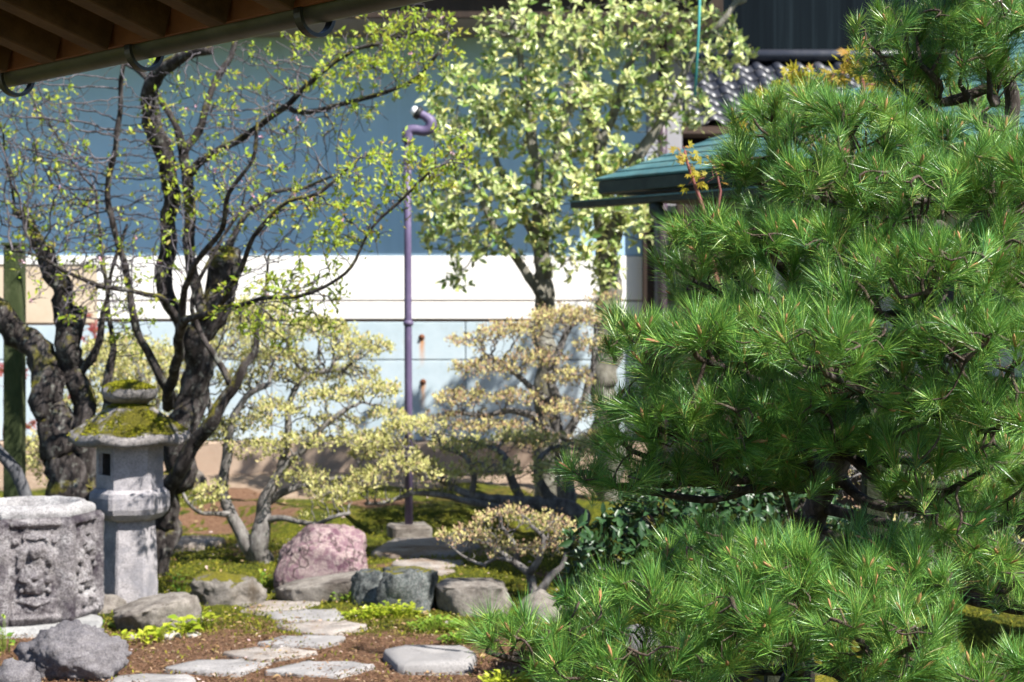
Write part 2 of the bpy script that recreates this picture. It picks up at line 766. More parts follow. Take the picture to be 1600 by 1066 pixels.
def build_ground():
    xs = axis_coords(-4.6, 3.6, .035, 220)
    ys = axis_coords(4.0, 16.6, .04, 220)
    X, Y = np.meshgrid(xs, ys)
    Z = gz(X, Y)
    fine = np.zeros_like(Z)
    soil = np.zeros_like(Z)
    for i in range(X.shape[0]):
        for j in range(X.shape[1]):
            x, y = X[i, j], Y[i, j]
            if -5 < x < 4 and 3.5 < y < 17:
                p = Vector((x * 3.2, y * 3.2, 0))
                a = mnoise.noise(p) + .5 * mnoise.noise(p * 2.6)
                b = mnoise.noise(p * 6)
                c = mnoise.noise(Vector((x * 1.1 + 9, y * 1.1, 3)))
                fine[i, j] = .010 * a + .006 * b
                # the trodden soil round the front stepping stones
                s = smooth(9.25, 8.85, y + .22 * a + .12 * b) * smooth(.35, .1, x + .1 * a)
                # bare earth patches further back
                s = max(s, smooth(.18, .5, c + .35 * a) * .8 * smooth(9.6, 10.5, y))
                s = max(s, smooth(13.2, 13.5, y) * smooth(14.2, 13.9, y) * smooth(-1.4, -1.9, x) * smooth(-.3, .2, a + b))
                soil[i, j] = s
                fine[i, j] *= (1 + 1.2 * (1 - s))
    Z = Z + fine
    tan = smooth(14.5, 15.1, Y + .3 * np.sin(X * 2.3) + .15 * np.sin(X * 6.1))
    tan = np.maximum(tan, np.exp(-((X + .45) ** 2 / .35 + (Y - 12.4) ** 2 / .5)) * .9)
    mb = MB()
    ny, nx = X.shape
    i = np.arange(ny - 1)[:, None] * nx
    j = np.arange(nx - 1)[None]
    q = np.stack([i + j, i + j + 1, i + nx + j + 1, i + nx + j], -1).reshape(-1, 4)
    mb.add(np.stack([X, Y, Z], -1), q, None, soil.ravel())
    t = NT('moss_and_earth')
    f = t.noise(2.2, 6, .7)
    k = t.noise(26, 8, .8)
    moss = t.ramp(k, [(.30, (.025, .034, .006)), (.46, (.075, .09, .010)), (.58, (.165, .165, .015)), (.75, (.28, .245, .03))])
    moss2 = t.ramp(k, [(.3, (.05, .03, .012)), (.5, (.12, .085, .02)), (.7, (.2, .18, .03))])
    moss = t.mix(t.ramp(f, [(.5, (0, 0, 0)), (.66, (1, 1, 1))]), moss, moss2)
    moss = t.mix(t.ramp(t.noise(5.5, 6, .75), [(.50, (0, 0, 0)), (.64, (1, 1, 1))]), moss, (.035, .05, .010))
    e = t.noise(48, 9, .85)
    earth = t.ramp(e, [(.28, (.06, .03, .018)), (.45, (.17, .092, .056)), (.6, (.27, .16, .10)), (.78, (.40, .28, .19))])
    tn = t.ramp(t.noise(9, 8, .75), [(.3, (.26, .18, .12)), (.7, (.46, .35, .26))])
    s = t.attr('rnd')
    s = t.math('ADD', s, t.math('MULTIPLY', t.math('SUBTRACT', t.noise(30, 5, .8), .5), .9))
    s = t.ramp(s, [(.32, (0, 0, 0)), (.62, (1, 1, 1))])
    col = t.mix(s, moss, earth)
    ta = t.attr('tan')
    ta = t.math('ADD', ta, t.math('MULTIPLY', t.math('SUBTRACT', t.noise(12, 6, .8), .5), .9))
    col = t.mix(t.ramp(ta, [(.35, (0, 0, 0)), (.65, (1, 1, 1))]), col, tn)
    h = t.math('ADD', t.noise(70, 7, .85), t.math('MULTIPLY', t.noise(220, 3, .8), .5))
    m = t.done(t.principled(col, .95, t.bump(h, .9, .025), .12))
    o = mb.build('ground', m, None, 'structure')
    a = o.data.attributes.new('tan', 'FLOAT', 'POINT')
    a.data.foreach_set('value', tan.ravel().astype(np.float32))
    return o


build_ground()

# ------------------------------------------------------------------ main materials
M = {}
t = NT('blue_grey_wall')
c = t.ramp(t.noise(1.1, 6, .7), [(.3, (.38, .585, .77)), (.7, (.44, .64, .82))])
c = t.mix(t.math('MULTIPLY', t.ramp(t.noise(3.0, 5, .7, stretch=(2.2, 1, .07)), [(.5, (0, 0, 0)), (.75, (1, 1, 1))]), .35), c, (.27, .42, .55))
M['blue_wall'] = t.done(t.principled(c, .7, None, .3))
M['white'] = m_simple('white_plaster', [(.80, .78, .74), (.84, .82, .79)], 1.5, .8, .08, .003)
M['tan'] = m_simple('tan_plaster', [(.46, .36, .26), (.60, .50, .38)], 3, .9, .2, .006)
M['trim'] = m_simple('brown_trim', [(.12, .075, .055), (.2, .13, .1)], 8, .7, .2, .004)
M['dark'] = m_simple('dark_wood', [(.022, .014, .010), (.05, .03, .02)], 10, .7, .3, .004, (1, 1, .15))
M['soffit'] = m_simple('grey_soffit', [(.16, .15, .145), (.2, .19, .18)], 4, .8, .1, .003)
M['plaster'] = m_simple('shaded_white_plaster', [(.30, .29, .31), (.36, .35, .37)], 3, .85, .1, .004)  # side wall's shade is put into this grey base colour
M['joint'] = m_simple('joint_mortar', [(.15, .18, .19), (.22, .25, .26)], 9, .9, .1, .002)
M['foundation'] = m_simple('tan_foundation', [(.30, .215, .155), (.44, .34, .26)], 2.2, .9, .3, .01)
M['plum'] = m_simple('plum_paint', [(.055, .035, .05), (.08, .05, .07)], 5, .4, .05, .002)


def m_panel():
    """pale blue painted concrete with rust runs under its bolts"""
    t = NT('pale_blue_concrete')
    c = t.ramp(t.noise(2.0, 7, .7), [(.3, (.34, .42, .46)), (.55, (.42, .50, .545)), (.75, (.48, .54, .565))])
    c = t.mix(t.ramp(t.noise(7, 6, .8), [(.58, (0, 0, 0)), (.72, (1, 1, 1))]), c, (.34, .36, .33))
    pos = t.coord()
    s = t.n('ShaderNodeSeparateXYZ')
    t.l(pos, s.inputs[0])
    wob = t.math('MULTIPLY', t.math('SUBTRACT', t.noise(5, 4, .7), .5), .06)
    tot = None
    for bx, bz in BOLTS:
        dx = t.math('ABSOLUTE', t.math('SUBTRACT', t.math('ADD', s.outputs[0], wob), bx))
        a = t.math('SUBTRACT', 1.0, t.math('DIVIDE', dx, .035), True)
        dz = t.math('SUBTRACT', bz, s.outputs[2])
        b = t.math('MULTIPLY', t.math('GREATER_THAN', dz, 0.0), t.math('SUBTRACT', 1.0, t.math('DIVIDE', dz, .30), True))
        k = t.math('MULTIPLY', a, b)
        tot = k if tot is None else t.math('ADD', tot, k, True)
    k = t.math('MULTIPLY', tot, t.math('ADD', t.noise(25, 5, .8, stretch=(1, 1, .2)), .7), True)
    c = t.mix(k, c, (.50, .22, .07))
    return t.done(t.principled(c, .75, t.bump(t.noise(40, 6, .7), .2, .004), .3))


WY = 16.5                                    # face of the main house
BOLTS = [(float(at(659, 0, WY)[0]), float(at(0, 527, WY)[2])), (float(at(661, 0, WY)[0]), float(at(0, 597, WY)[2])),
         (float(at(663, 0, WY)[0]), float(at(0, 661, WY)[2]))]
M['panel'] = m_panel()


def build_main_house():
    h = empty('house', (-1.5, WY + 1, 0), 'blue grey and white walled house behind the garden with deep eaves', 'house')
    x0, x1 = -9.0, 1.28
    cx, wx = (x0 + x1) / 2, x1 - x0

    def part(name, mat, c, s, bev=.004):
        mb = MB()
        mb.box(c, s, 0, 0, bev)
        return mb.build(name, mat, h, smooth_shade=False)
    part('upper_wall', M['blue_wall'], (cx, WY + .10, 3.40), (wx, .2, 2.27))
    part('wall_board', M['white'], ((x1 - 3.96) / 2, WY + .09, 2.05), (x1 + 3.96, .2, .42))
    part('wall_rail', M['trim'], ((x1 - 3.96) / 2, WY + .10, 1.832), (x1 + 3.96, .2, .016), .002)
    part('wall_board', M['white'], ((x1 - 3.96) / 2, WY + .09, 1.742), (x1 + 3.96, .2, .164))   # 1.66..1.824
    part('wall_ledge', M['trim'], ((x1 - 3.96) / 2, WY + .11, 1.645), (x1 + 3.96, .2, .03), .002)
    # the earth coloured plaster bay at the far end
    part('plaster_bay', M['tan'], ((x0 - 3.96) / 2, WY + .09, 1.90), (-3.96 - x0, .2, .56))
    part('white_lintel', M['white'], ((x0 - 3.96) / 2, WY + .085, 2.22), (-3.96 - x0, .22, .08))
    part('wall_ledge', M['trim'], ((x0 - 3.96) / 2, WY + .10, 1.61), (-3.96 - x0, .2, .02), .002)
    # pale blue panels in two courses
    edges = [x0, -7.4, -5.75, -3.96, -2.3, float(at(727, 0, WY)[0]), x1]
    for a, b in zip(edges[:-1], edges[1:]):
        top = 1.63 if b > -3.9 else 1.60
        part('concrete_panel', M['panel'], ((a + b) / 2, WY + .10, (1.272 + top) / 2), (b - a - .008, .2, top - 1.272), .005)
        part('concrete_panel', M['panel'], ((a + b) / 2, WY + .10, (1.262 + .50) / 2), (b - a - .008, .2, 1.262 - .50), .005)
    part('joint_backing', M['joint'], (cx, WY + .16, 1.06), (wx - .01, .2, 1.16), 0)
    part('foundation', M['foundation'], (cx, WY + .0, .245), (wx, .3, .49), .01)
    for bx, bz in BOLTS:
        mb = MB()
        mb.lathe([(0.0, .03), (.012, .028), (.02, .012), (.03, .004), (.032, -.02)], 10)
        mb2 = MB()
        v = mb.v[0]
        mb2.add(np.stack([v[:, 0] + bx, WY - v[:, 2] + .0, v[:, 1] + bz], -1), mb.q[0])
        mb2.build('bolt', M['rust'], h)
    # eaves: soffit, fascia and gutter
    part('soffit', M['soffit'], (cx - .05, WY - .45, 4.37), (wx + 1.3, 1.24, .05))
    part('fascia', M['dark'], (cx - .05, WY - 1.095, 4.47), (wx + 1.3, .05, .26))
    part('roof', M['dark'], (cx - .05, WY + .40, 4.75), (wx + 1.3, 2.95, .3))
    mb = MB()
    mb.tube([(x0, WY - 1.18, 4.64), (x1 + .55, WY - 1.18, 4.62)], [.055, .055], 12)
    mb.build('gutter', M['plum'], h)
    # corner: downpipe and the posts of the side door
    gx = float(at(1035, 0, 16.3)[0])
    mb = MB()
    mb.tube([(gx, 16.3, 0.1), (gx, 16.3, 2.2), (gx, 16.3, 4.5)], [.045] * 3, 14)
    mb.build('downpipe', M['plum'], h)
    for z in (1.1, 2.6, 3.9):
        mb = MB()
        mb.lathe([(.050, -.02), (.056, -.015), (.056, .015), (.050, .02)], 14, (gx, 16.3, z))
        mb.build('pipe_bracket', M['plum'], h)
    for px, wd in ((1013, .11), (1062, .06), (1076, .10)):
        x = float(at(px, 0, 16.42)[0])
        part('post', M['dark'], (x, 16.42, 1.45), (wd, .12, 2.9))
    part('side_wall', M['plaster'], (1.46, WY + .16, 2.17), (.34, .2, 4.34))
    part('window_rail', M['trim'], (1.9, WY + .03, 1.86), (.9, .06, .05))
    return h


M['rust'] = m_simple('rusty_iron', [(.09, .035, .02), (.2, .08, .04)], 30, .85, .5, .004)
build_main_house()


def build_tiled_house():
    """second house behind, with a tiled lower roof"""
    Y0, Y1 = 20.0, 17.9
    xa, xb = 1.35, 6.5
    h = empty('tiled_house', ((xa + xb) / 2, Y0, 0), 'dark walled house with glazed tile pent roof behind the copper roof', 'house')
    t = NT('dark_metal_siding')
    pos = t.coord()
    streak = t.noise(2.3, 5, .7, stretch=(1.6, 1, .04))
    c = t.ramp(streak, [(.35, (.003, .005, .007)), (.55, (.006, .010, .013)), (.72, (.02, .03, .036))])
    M['siding'] = t.done(t.principled(c, .9, None, .06))
    mb = MB()
    # corrugated metal siding: real ribs
    n = 240
    xs = np.linspace(xa, xb, n)
    rib = .003 * (np.arange(n) % 60 < 2)
    top, bot = np.full(n, 6.6), np.full(n, 4.3)
    v = np.concatenate([np.stack([xs, Y0 - rib, top], -1), np.stack([xs, Y0 - rib, bot], -1)])
    i = np.arange(n - 1)
    mb.add(v, np.stack([i, i + n, i + n + 1, i + 1], -1))
    mb.build('siding', M['siding'], h, smooth_shade=False)
    mb = MB()
    mb.box(((xa + xb) / 2, Y0 + .3, 3.3), (xb - xa, .4, 6.6), 0, 0, .01)
    mb.build('back_wall', M['dark'], h, smooth_shade=False)
    mb = MB()
    mb.box(((xa + xb) / 2, Y1 + .7, 1.75), (xb - xa, .2, 3.5), 0, 0, .01)
    mb.build('lower_wall', M['dark'], h, smooth_shade=False)
    # roof deck
    za, zb = 4.62, 3.62       # top and eave heights
    mb = MB()
    sl = np.array([0, Y1 - Y0, zb - za])
    L = np.linalg.norm(sl)
    un = sl / L
    mb.obox((4, Y0, za - .06), (4, Y1, zb - .06), xb - xa, .05)
    mb.build('roof_deck', M['dark'], h, smooth_shade=False)
    tm = NT('glazed_tile')
    oi = tm.n('ShaderNodeObjectInfo').outputs['Random']
    c = tm.ramp(oi, [(0, (.018, .02, .028)), (.6, (.03, .032, .042)), (1, (.055, .055, .065))])
    M['tile'] = tm.done(tm.principled(c, tm.ramp(tm.noise(9, 4, .6), [(.3, (.30, .30, .30)), (.7, (.50, .50, .50))]), None, .6))
    tw, tl = .235, .30
    # one pantile, s-shaped across, thick
    u = np.linspace(0, 1, 9)
    prof = .032 * np.sin(u * 2 * math.pi) + .006
    xx = (u - .5) * tw * 1.04
    ring_t = np.stack([xx, prof + .02], -1)
    ring_b = np.stack([xx[::-1], prof[::-1]], -1)
    ring = np.concatenate([ring_t, ring_b])
    k = len(ring)
    nrm = np.array([0, -un[2], un[1]])
    nrm = nrm if nrm[2] > 0 else -nrm
    v0 = np.stack([ring[:, 0], np.zeros(k), ring[:, 1]], -1)
    A = np.array([[1, 0, 0], un, nrm])      # rows: x, down slope, normal

    def place(l, lift):
        return ring[:, :1] * A[0] + l * A[1] + (ring[:, 1:] + lift) * A[2]
    V = np.concatenate([place(0, 0), place(tl * 1.12, .022)])
    j = np.arange(k)
    q = np.stack([j, (j + 1) % k, k + (j + 1) % k, k + j], -1)
    cap = [[k + a, k + a + 1, k + k - 2 - a, k + k - 1 - a] for a in range(8)]
    mbt = MB()
    mbt.add(V, np.concatenate([q, cap]))
    me = mbt.mesh('roof_tile', M['tile'], True)
    rows = int(L / tl)
    cols = int((xb - xa) / tw)
    for r in range(rows):
        for c_ in range(cols):
            o = bpy.data.objects.new('roof_tile', me)
            COL.objects.link(o)
            o.parent = h
            p = np.array([xa + (c_ + .5) * tw, Y0, za]) + un * (r * tl) - nrm * .02
            o.location = tuple(p - np.array(h.location)) if False else (float(p[0] - h.location.x), float(p[1] - h.location.y), float(p[2]))
    mb = MB()
    mb.tube([(xa, Y0 - .06, za + .08), (xb, Y0 - .06, za + .08)], [.07, .07], 12)
    mb.build('ridge_roll', M['tile'], h)
    return h


build_tiled_house()


def build_copper_house():
    """small building with a verdigris hip roof; its eaves run at a slant to the view"""
    tip = np.array([.52, 11.0, 2.535])
    e = np.array([.615, -.788, 0.0])         # along the front eave, towards the camera side
    b = np.array([.788, .615, 0.0])          # away from the garden
    up = np.array([0, 0, 1.0])
    Lf, dep, rise = 5.7, 4.8, 1.15
    h = empty('copper_roof_house', tuple((tip + e * 2.2 + b * 2.2) * np.array([1, 1, 0])), 'small building with green copper hip roof half hidden by the pine', 'house')
    t = NT('verdigris_copper')
    c = t.ramp(t.noise(5, 7, .75), [(.3, (.03, .075, .08)), (.5, (.055, .14, .145)), (.7, (.12, .225, .215))])
    c = t.mix(t.ramp(t.noise(2.4, 6, .75), [(.52, (0, 0, 0)), (.7, (1, 1, 1))]), c, (.06, .075, .06))
    M['copper'] = t.done(t.principled(c, .5, t.bump(t.noise(30, 4, .7), .2, .004), .4))
    M['copper_dark'] = m_simple('old_copper_edge', [(.02, .025, .02), (.05, .06, .045)], 12, .6, .2, .003)
    half = dep / 2
    sn = (b * half + up * rise)
    Ls = np.linalg.norm(sn)
    # horizontal copper courses, each its own sheet with a small step
    ncr = 24
    for k in range(ncr):
        s0, s1 = k / ncr, (k + 1) / ncr
        nrm = np.cross(e, sn / Ls)
        nrm = nrm if nrm[2] > 0 else -nrm
        lift0, lift1 = .012, .004
        for side in (0, 1):
            if side == 0:
                A, Bv, S, ln = tip, e, sn, Lf
            else:
                A, Bv, S, ln = tip, b, e * half + up * rise, dep
            n2 = np.cross(Bv, S)
            n2 = n2 if n2[2] > 0 else -n2
            n2 = n2 / np.linalg.norm(n2)
            p = []
            for s, lf in ((s0, lift0), (s1 + .01, lift1)):
                a0 = A + S * s + Bv * (half * s)
                a1 = A + S * s + Bv * (ln - half * s)
                p += [a0 + n2 * lf, a1 + n2 * lf]
            q0 = [x - n2 * .014 for x in p]
            v = np.array(p + q0)
            mb = MB()
            mb.add(v, [[0, 1, 3, 2], [4, 6, 7, 5], [0, 4, 5, 1], [2, 3, 7, 6], [0, 2, 6, 4], [1, 5, 7, 3]])
            mb.build('copper_sheet', M['copper'], h, smooth_shade=False)
    # eave board under the sheets
    for A, Bv, ln, inn in ((tip, e, Lf, b), (tip, b, dep, e)):
        mb = MB()
        mb.obox(A + inn * .05 - up * .045 + Bv * .04, A + inn * .05 - up * .045 + Bv * (ln - .04), .09, .075)
        mb.build('eave_board', M['copper_dark'], h, smooth_shade=False)
        mb = MB()
        mb.obox(A + inn * .45 - up * .11 + Bv * .42, A + inn * .45 - up * .11 + Bv * (ln - .4), .78, .03)
        mb.build('soffit', M['dark'], h, smooth_shade=False)
    # box gutter hung below the front eave
    mb = MB()
    g0 = tip - e * .10 - b * .06 - up * .155
    g1_ = tip + e * Lf - b * .06 - up * .175
    mb.obox(g0, g1_, .10, .035)
    mb.build('gutter', M['copper_dark'], h, smooth_shade=False)
    mb = MB()
    mb.obox(g0 + up * .022, g1_ + up * .022, .112, .010)
    mb.build('gutter_rim', M['copper'], h, smooth_shade=False)
    mb = MB()
    P, R = spline([g0 + e * .75 - up * .03, g0 + e * .78 - up * .10, g0 + e * .9 + b * .2 - up * .15, g0 + e * .95 + b * .75 - up * .16], [.045, .045, .04, .04], .04)
    mb.tube(P, R, 10)
    mb.build('gutter_spout', M['copper_dark'], h)
    # walls: plaster above, dark boards below, set back under the eaves
    c0 = tip + e * .75 + b * .75
    M['plaster2'] = m_simple('grey_plaster', [(.45, .44, .43), (.55, .54, .53)], 3, .85, .15, .004)
    for A, Bv, ln, out in ((c0, e, Lf - 1.5, -b), (c0, b, dep - 1.5, -e)):
        A = A * np.array([1, 1, 0])
        mb = MB()
        mb.obox(A + up * 1.88, A + Bv * ln + up * 1.88, .10, 1.2)
        mb.build('plaster_wall', M['plaster2'], h, smooth_shade=False)
        nb = int(ln / .2)
        M.setdefault('board', m_simple('dark_brown_boards', [(.035, .020, .013), (.075, .044, .028), (.10, .06, .04)], 5, .8, .5, .006, (3, 3, .2)))
        for k in range(nb):
            mb = MB()
            a = A + Bv * (k * ln / nb + .004) + up * .67 + out * (.004 * (k % 2))
            mb.obox(a, a + Bv * (ln / nb - .008), .06, 1.2)
            mb.build('wall_board', M['board'], h, smooth_shade=False)
        for k in range(0, nb, 3):
            mb = MB()
            a = A + Bv * (k * ln / nb) + up * .05 + out * .05
            mb.obox(a, a + up * 1.25, .03, .04, up=out)
            mb.build('batten', M['batten'], h, smooth_shade=False)
        mb = MB()
        mb.obox(A + up * 1.30 + out * .02, A + Bv * ln + up * 1.30 + out * .02, .12, .09)
        mb.build('rail', M['dark'], h, smooth_shade=False)
        for k in range(4):
            mb = MB()
            a = A + Bv * (ln * k / 3) + out * .01
            mb.obox(a, a + up * 2.45, .13, .13, up=out)
            mb.build('post', M['dark'], h, smooth_shade=False)
    return h


M['batten'] = m_simple('weathered_batten', [(.16, .11, .07), (.28, .20, .13)], 12, .8, .3, .004, (2, 2, .2))
build_copper_house()


# ------------------------------------------------------------------ the near eave at the upper edge
def build_eave():
    ez = EYE + .9
    p0 = np.array([-2.62, 7.29, ez + .01])
    p1 = np.array([.75, 3.72, ez + .0])
    # gutter centre line through photo points
    a = at(0, 118, 6.62)
    b = at(690, -32, 4.92)
    dr = (b - a) / np.linalg.norm(b - a)
    a = a - dr * 1.6
    b = b + dr * 1.6
    side = np.array([-dr[1], dr[0], 0.0])
    inn = -side if np.dot(-side, np.array([-1, -1, 0])) > 0 else side     # towards the roof
    inn = inn / np.linalg.norm(inn)
    up = np.array([0, 0, 1.0])
    r = empty('roof_eave', tuple(a * np.array([1, 1, 0])), 'dark timber roof eave with rafters and a metal gutter overhead', 'eave')
    t = NT('grey_gutter_metal')
    c = t.ramp(t.noise(6, 6, .7, stretch=(1, 1, 1)), [(.3, (.045, .05, .048)), (.6, (.08, .085, .082)), (.8, (.13, .135, .13))])
    mg = t.done(t.principled(c, .45, None, .5, .35))
    mb = MB()
    # half-round trough, with thickness and rolled lip
    R0 = .052
    ang = np.linspace(math.pi, 2 * math.pi, 15)
    prof = [(R0 * math.cos(x), R0 * math.sin(x)) for x in ang] + [((R0 - .004) * math.cos(x), (R0 - .004) * math.sin(x)) for x in ang[::-1]]
    prof = np.array(prof)
    n = 40
    L = np.linspace(0, 1, n)
    C = a[None] * (1 - L[:, None]) + b[None] * L[:, None]
    V = C[:, None] + inn[None, None] * prof[None, :, :1] + up * prof[None, :, 1:]
    k = len(prof)
    i = np.arange(n - 1)[:, None] * k
    j = np.arange(k)[None]
    q = np.stack([i + j, i + (j + 1) % k, i + k + (j + 1) % k, i + k + j], -1).reshape(-1, 4)
    mb.add(V.reshape(-1, 3), q)
    mb.build('gutter', mg, r)
    for lip in (-1, 1):
        mb = MB()
        mb.tube([a + inn * R0 * lip, b + inn * R0 * lip], [.006, .006], 8)
        mb.build('gutter_lip', mg, r)
    # hooks hanging round the gutter
    M['black_iron'] = m_simple('black_iron', [(.012, .012, .014), (.03, .03, .032)], 20, .45, .2, .002, spec=.5)
    for px in (25, 226, 492):
        # parameter where the gutter projects to px
        best = min(np.linspace(0, 1, 2000), key=lambda u: abs(800 + F * (a[0] * (1 - u) + b[0] * u) / (a[1] * (1 - u) + b[1] * u) - px))
        c0 = a * (1 - best) + b * best
        th = np.linspace(math.radians(165), math.radians(400), 22)
        P = np.array([c0 - up * .022 + inn * (.066 * math.cos(x)) + up * (.066 * math.sin(x)) for x in th])
        P = np.concatenate([P, [P[-1] + up * .06 + inn * .02]])
        mb = MB()
        # flat strap
        Tn = np.gradient(P, axis=0)
        Tn /= np.linalg.norm(Tn, axis=1)[:, None]
        S = np.cross(Tn, dr)
        w2, t2 = .016, .006
        rings = np.stack([P + dr * w2 + S * t2, P - dr * w2 + S * t2, P - dr * w2 - S * t2, P + dr * w2 - S * t2], 1)
        kk = len(P)
        i = np.arange(kk - 1)[:, None] * 4
        j = np.arange(4)[None]
        q = np.stack([i + j, i + (j + 1) % 4, i + 4 + (j + 1) % 4, i + 4 + j], -1).reshape(-1, 4)
        mb.add(rings.reshape(-1, 3), np.concatenate([q, [[0, 3, 2, 1], [kk * 4 - 4, kk * 4 - 3, kk * 4 - 2, kk * 4 - 1]]]))
        mb.build('gutter_hook', M['black_iron'], r, smooth_shade=False)
    # rafters, running up and away from the gutter
    M['rafter'] = m_simple('old_rafter_wood', [(.038, .019, .010), (.09, .046, .025), (.15, .08, .044)], 7, .75, .5, .006, (1, 1, 1))
    M['roof_board'] = m_simple('red_brown_roof_board', [(.13, .048, .018), (.24, .09, .036)], 6, .7, .4, .005)
    slope = inn + up * .30
    slope = slope / np.linalg.norm(slope)
    rn = np.cross(dr, slope)
    rn = rn if rn[2] > 0 else -rn
    Lg = np.linalg.norm(b - a)
    sp = .335
    nr = int(Lg / sp)
    for k in range(nr):
        p = a + dr * (.12 + k * sp) + inn * .09 + up * .03
        mb = MB()
        mb.obox(p, p + slope * 2.2, .085, .118, up=rn, bev=.004)
        mb.build('rafter', M['rafter'], r, smooth_shade=False)
    # roof boards laid across the rafters
    for k in range(14):
        p = a + inn * (.02) + up * .085 + slope * (k * .16 + .06)
        mb = MB()
        mb.obox(p - dr * .1, p + dr * (Lg + .1), .154, .014, up=rn)
        mb.build('roof_board', M['roof_board'], r, smooth_shade=False)
    mb = MB()
    p = a + inn * .068 + up * .075
    mb.obox(p - dr * .1, p + dr * (Lg + .1), .022, .17)
    mb.build('eave_batten', M['roof_board'], r, smooth_shade=False)
    mb = MB()
    p = a - inn * .03 + up * .13 + slope * 1.12
    mb.obox(p, p + dr * Lg, 2.36, .05, up=rn)
    mb.build('roof_covering', M['dark'], r, smooth_shade=False)
    return r


build_eave()


# ------------------------------------------------------------------ stones
def ico(sub):
    import bmesh
    bm = bmesh.new()
    bmesh.ops.create_icosphere(bm, subdivisions=sub, radius=1)
    v = np.array([p.co[:] for p in bm.verts])
    f = np.array([[q.index for q in p.verts] for p in bm.faces])
    bm.free()
    return v, f


ICO = {k: ico(k) for k in (2, 3, 4, 5)}


def rock_geo(size, seed, sub=4, rough=.28, facets=7, flat=0.0, fine=.05, boxy=1.0):
    v, f = ICO[sub]
    v = v.copy()
    if boxy != 1.0:
        v = np.sign(v) * np.abs(v) ** boxy
        v /= np.abs(v).max() * .93
    rg = np.random.default_rng(seed)
    # chop with planes for angular faces
    for _ in range(facets):
        n = rg.normal(size=3)
        n /= np.linalg.norm(n)
        d = rg.uniform(.62, .9) if boxy == 1.0 else rg.uniform(.85, 1.2)
        s = v @ n - d
        v = v - np.outer(np.clip(s, 0, None) * .92, n)
    o = Vector(rg.uniform(-50, 50, 3))
    out = np.empty_like(v)
    for i, p in enumerate(v):
        q = Vector(p)
        a = mnoise.noise(q * 1.3 + o) * rough + mnoise.noise(q * 3.1 + o) * rough * .4
        b = (abs(mnoise.noise(q * 5 + o)) - .25) * fine * 2 + mnoise.noise(q * 12 + o) * fine * .6
        out[i] = p * (1 + a + b)
    if flat:
        z = out[:, 2]
        out[:, 2] = np.where(z > flat, flat + (z - flat) * .18, z)
    out = out * np.array(size)
    return out, f


def rock(name, px0, px1, py0, py1, mat, label, cat='rock', seed=1, deep=1.0, sub=4, group=None, rough=.28, facets=7, sink=.42, rz=0.0, flat=0.0, d=None, fine=.05, tilt=0.0, boxy=1.0):
    """a boulder that fills the photo box px0..px1, py0..py1; its foot is on the ground at py1"""
    if d is None:
        c = ground_at((px0 + px1) / 2, py1)
    else:
        c = at((px0 + px1) / 2, py1, d)
    d = c[1]
    wd = (px1 - px0) / F * d
    ht = (py1 - py0) / F * d
    hh = ht / (2 - 2 * sink) * 1.0
    v, f = rock_geo((1, 1, 1), seed, sub, rough, facets, flat, fine, boxy)
    ca, sa = math.cos(rz), math.sin(rz)
    v = v @ np.array([[ca, -sa, 0], [sa, ca, 0], [0, 0, 1]]).T
    if tilt:
        ct, st = math.cos(tilt), math.sin(tilt)
        v = v @ np.array([[ct, 0, st], [0, 1, 0], [-st, 0, ct]]).T
    # fit to the box
    x0, x1 = v[:, 0].min(), v[:, 0].max()
    v[:, 0] = (v[:, 0] - (x0 + x1) / 2) / (x1 - x0) * wd
    y0, y1 = v[:, 1].min(), v[:, 1].max()
    v[:, 1] = (v[:, 1] - y0) / (y1 - y0) * wd * deep
    z0, z1 = v[:, 2].min(), v[:, 2].max()
    zb = z0 + (z1 - z0) * sink
    v[:, 2] = (v[:, 2] - zb) / (z1 - zb) * ht
    mb = MB()
    mb.add(v, None, f)
    me = mb.mesh(name, mat, True)
    o = bpy.data.objects.new(name, me)
    COL.objects.link(o)
    o.location = (float(c[0]), float(d - wd * deep * .12), float(c[2]) - .01)
    tag(o, label, cat, group)
    return o


M['st_grey'] = m_stone('grey_rock', [(.075, .07, .078), (.145, .135, .148), (.23, .215, .225)], 7, 0, (.07, .065, .075), .3, .8, .03)
M['st_brown'] = m_stone('brown_grey_rock', [(.10, .088, .075), (.19, .168, .142), (.29, .26, .225)], 7, .0, (.085, .07, .06), .2, .7, .02)
M['st_mossy'] = m_stone('mossy_rock', [(.05, .045, .035), (.10, .09, .07), (.15, .13, .11)], 7, .62, (.10, .085, .06), .2, .8, .03)
M['st_half'] = m_stone('half_mossy_rock', [(.10, .085, .07), (.18, .16, .135), (.28, .25, .215)], 7, .16, (.09, .07, .05), .2, .8, .03)
M['st_blue'] = m_stone('blue_green_rock', [(.03, .04, .042), (.085, .105, .10), (.22, .24, .225)], 5, .06, (.018, .022, .024), .35, .8, .03)
M['st_slab'] = m_stone('stepping_slab', [(.185, .16, .14), (.25, .22, .195), (.305, .27, .245)], 5, 0, (.17, .12, .085), .2, .45, .008)
M['st_cool'] = m_stone('cool_grey_slab', [(.17, .162, .16), (.23, .22, .216), (.285, .272, .268)], 5, 0, (.22, .21, .205), .2, .45, .008)
M['st_pale'] = m_stone('pale_slab', [(.17, .17, .17), (.26, .26, .255), (.36, .36, .35)], 5, 0, (.15, .15, .15), .2, .4, .01)
M['st_lantern'] = m_stone('lantern_granite', [(.22, .205, .215), (.33, .31, .325), (.44, .41, .425)], 8, 0, (.20, .195, .215), .3, .6, .015)
M['st_lantern_moss'] = m_stone('mossy_lantern_granite', [(.22, .205, .20), (.33, .30, .29), (.43, .39, .38)], 4, .27, (.14, .13, .12), .25, 1.0, .04)
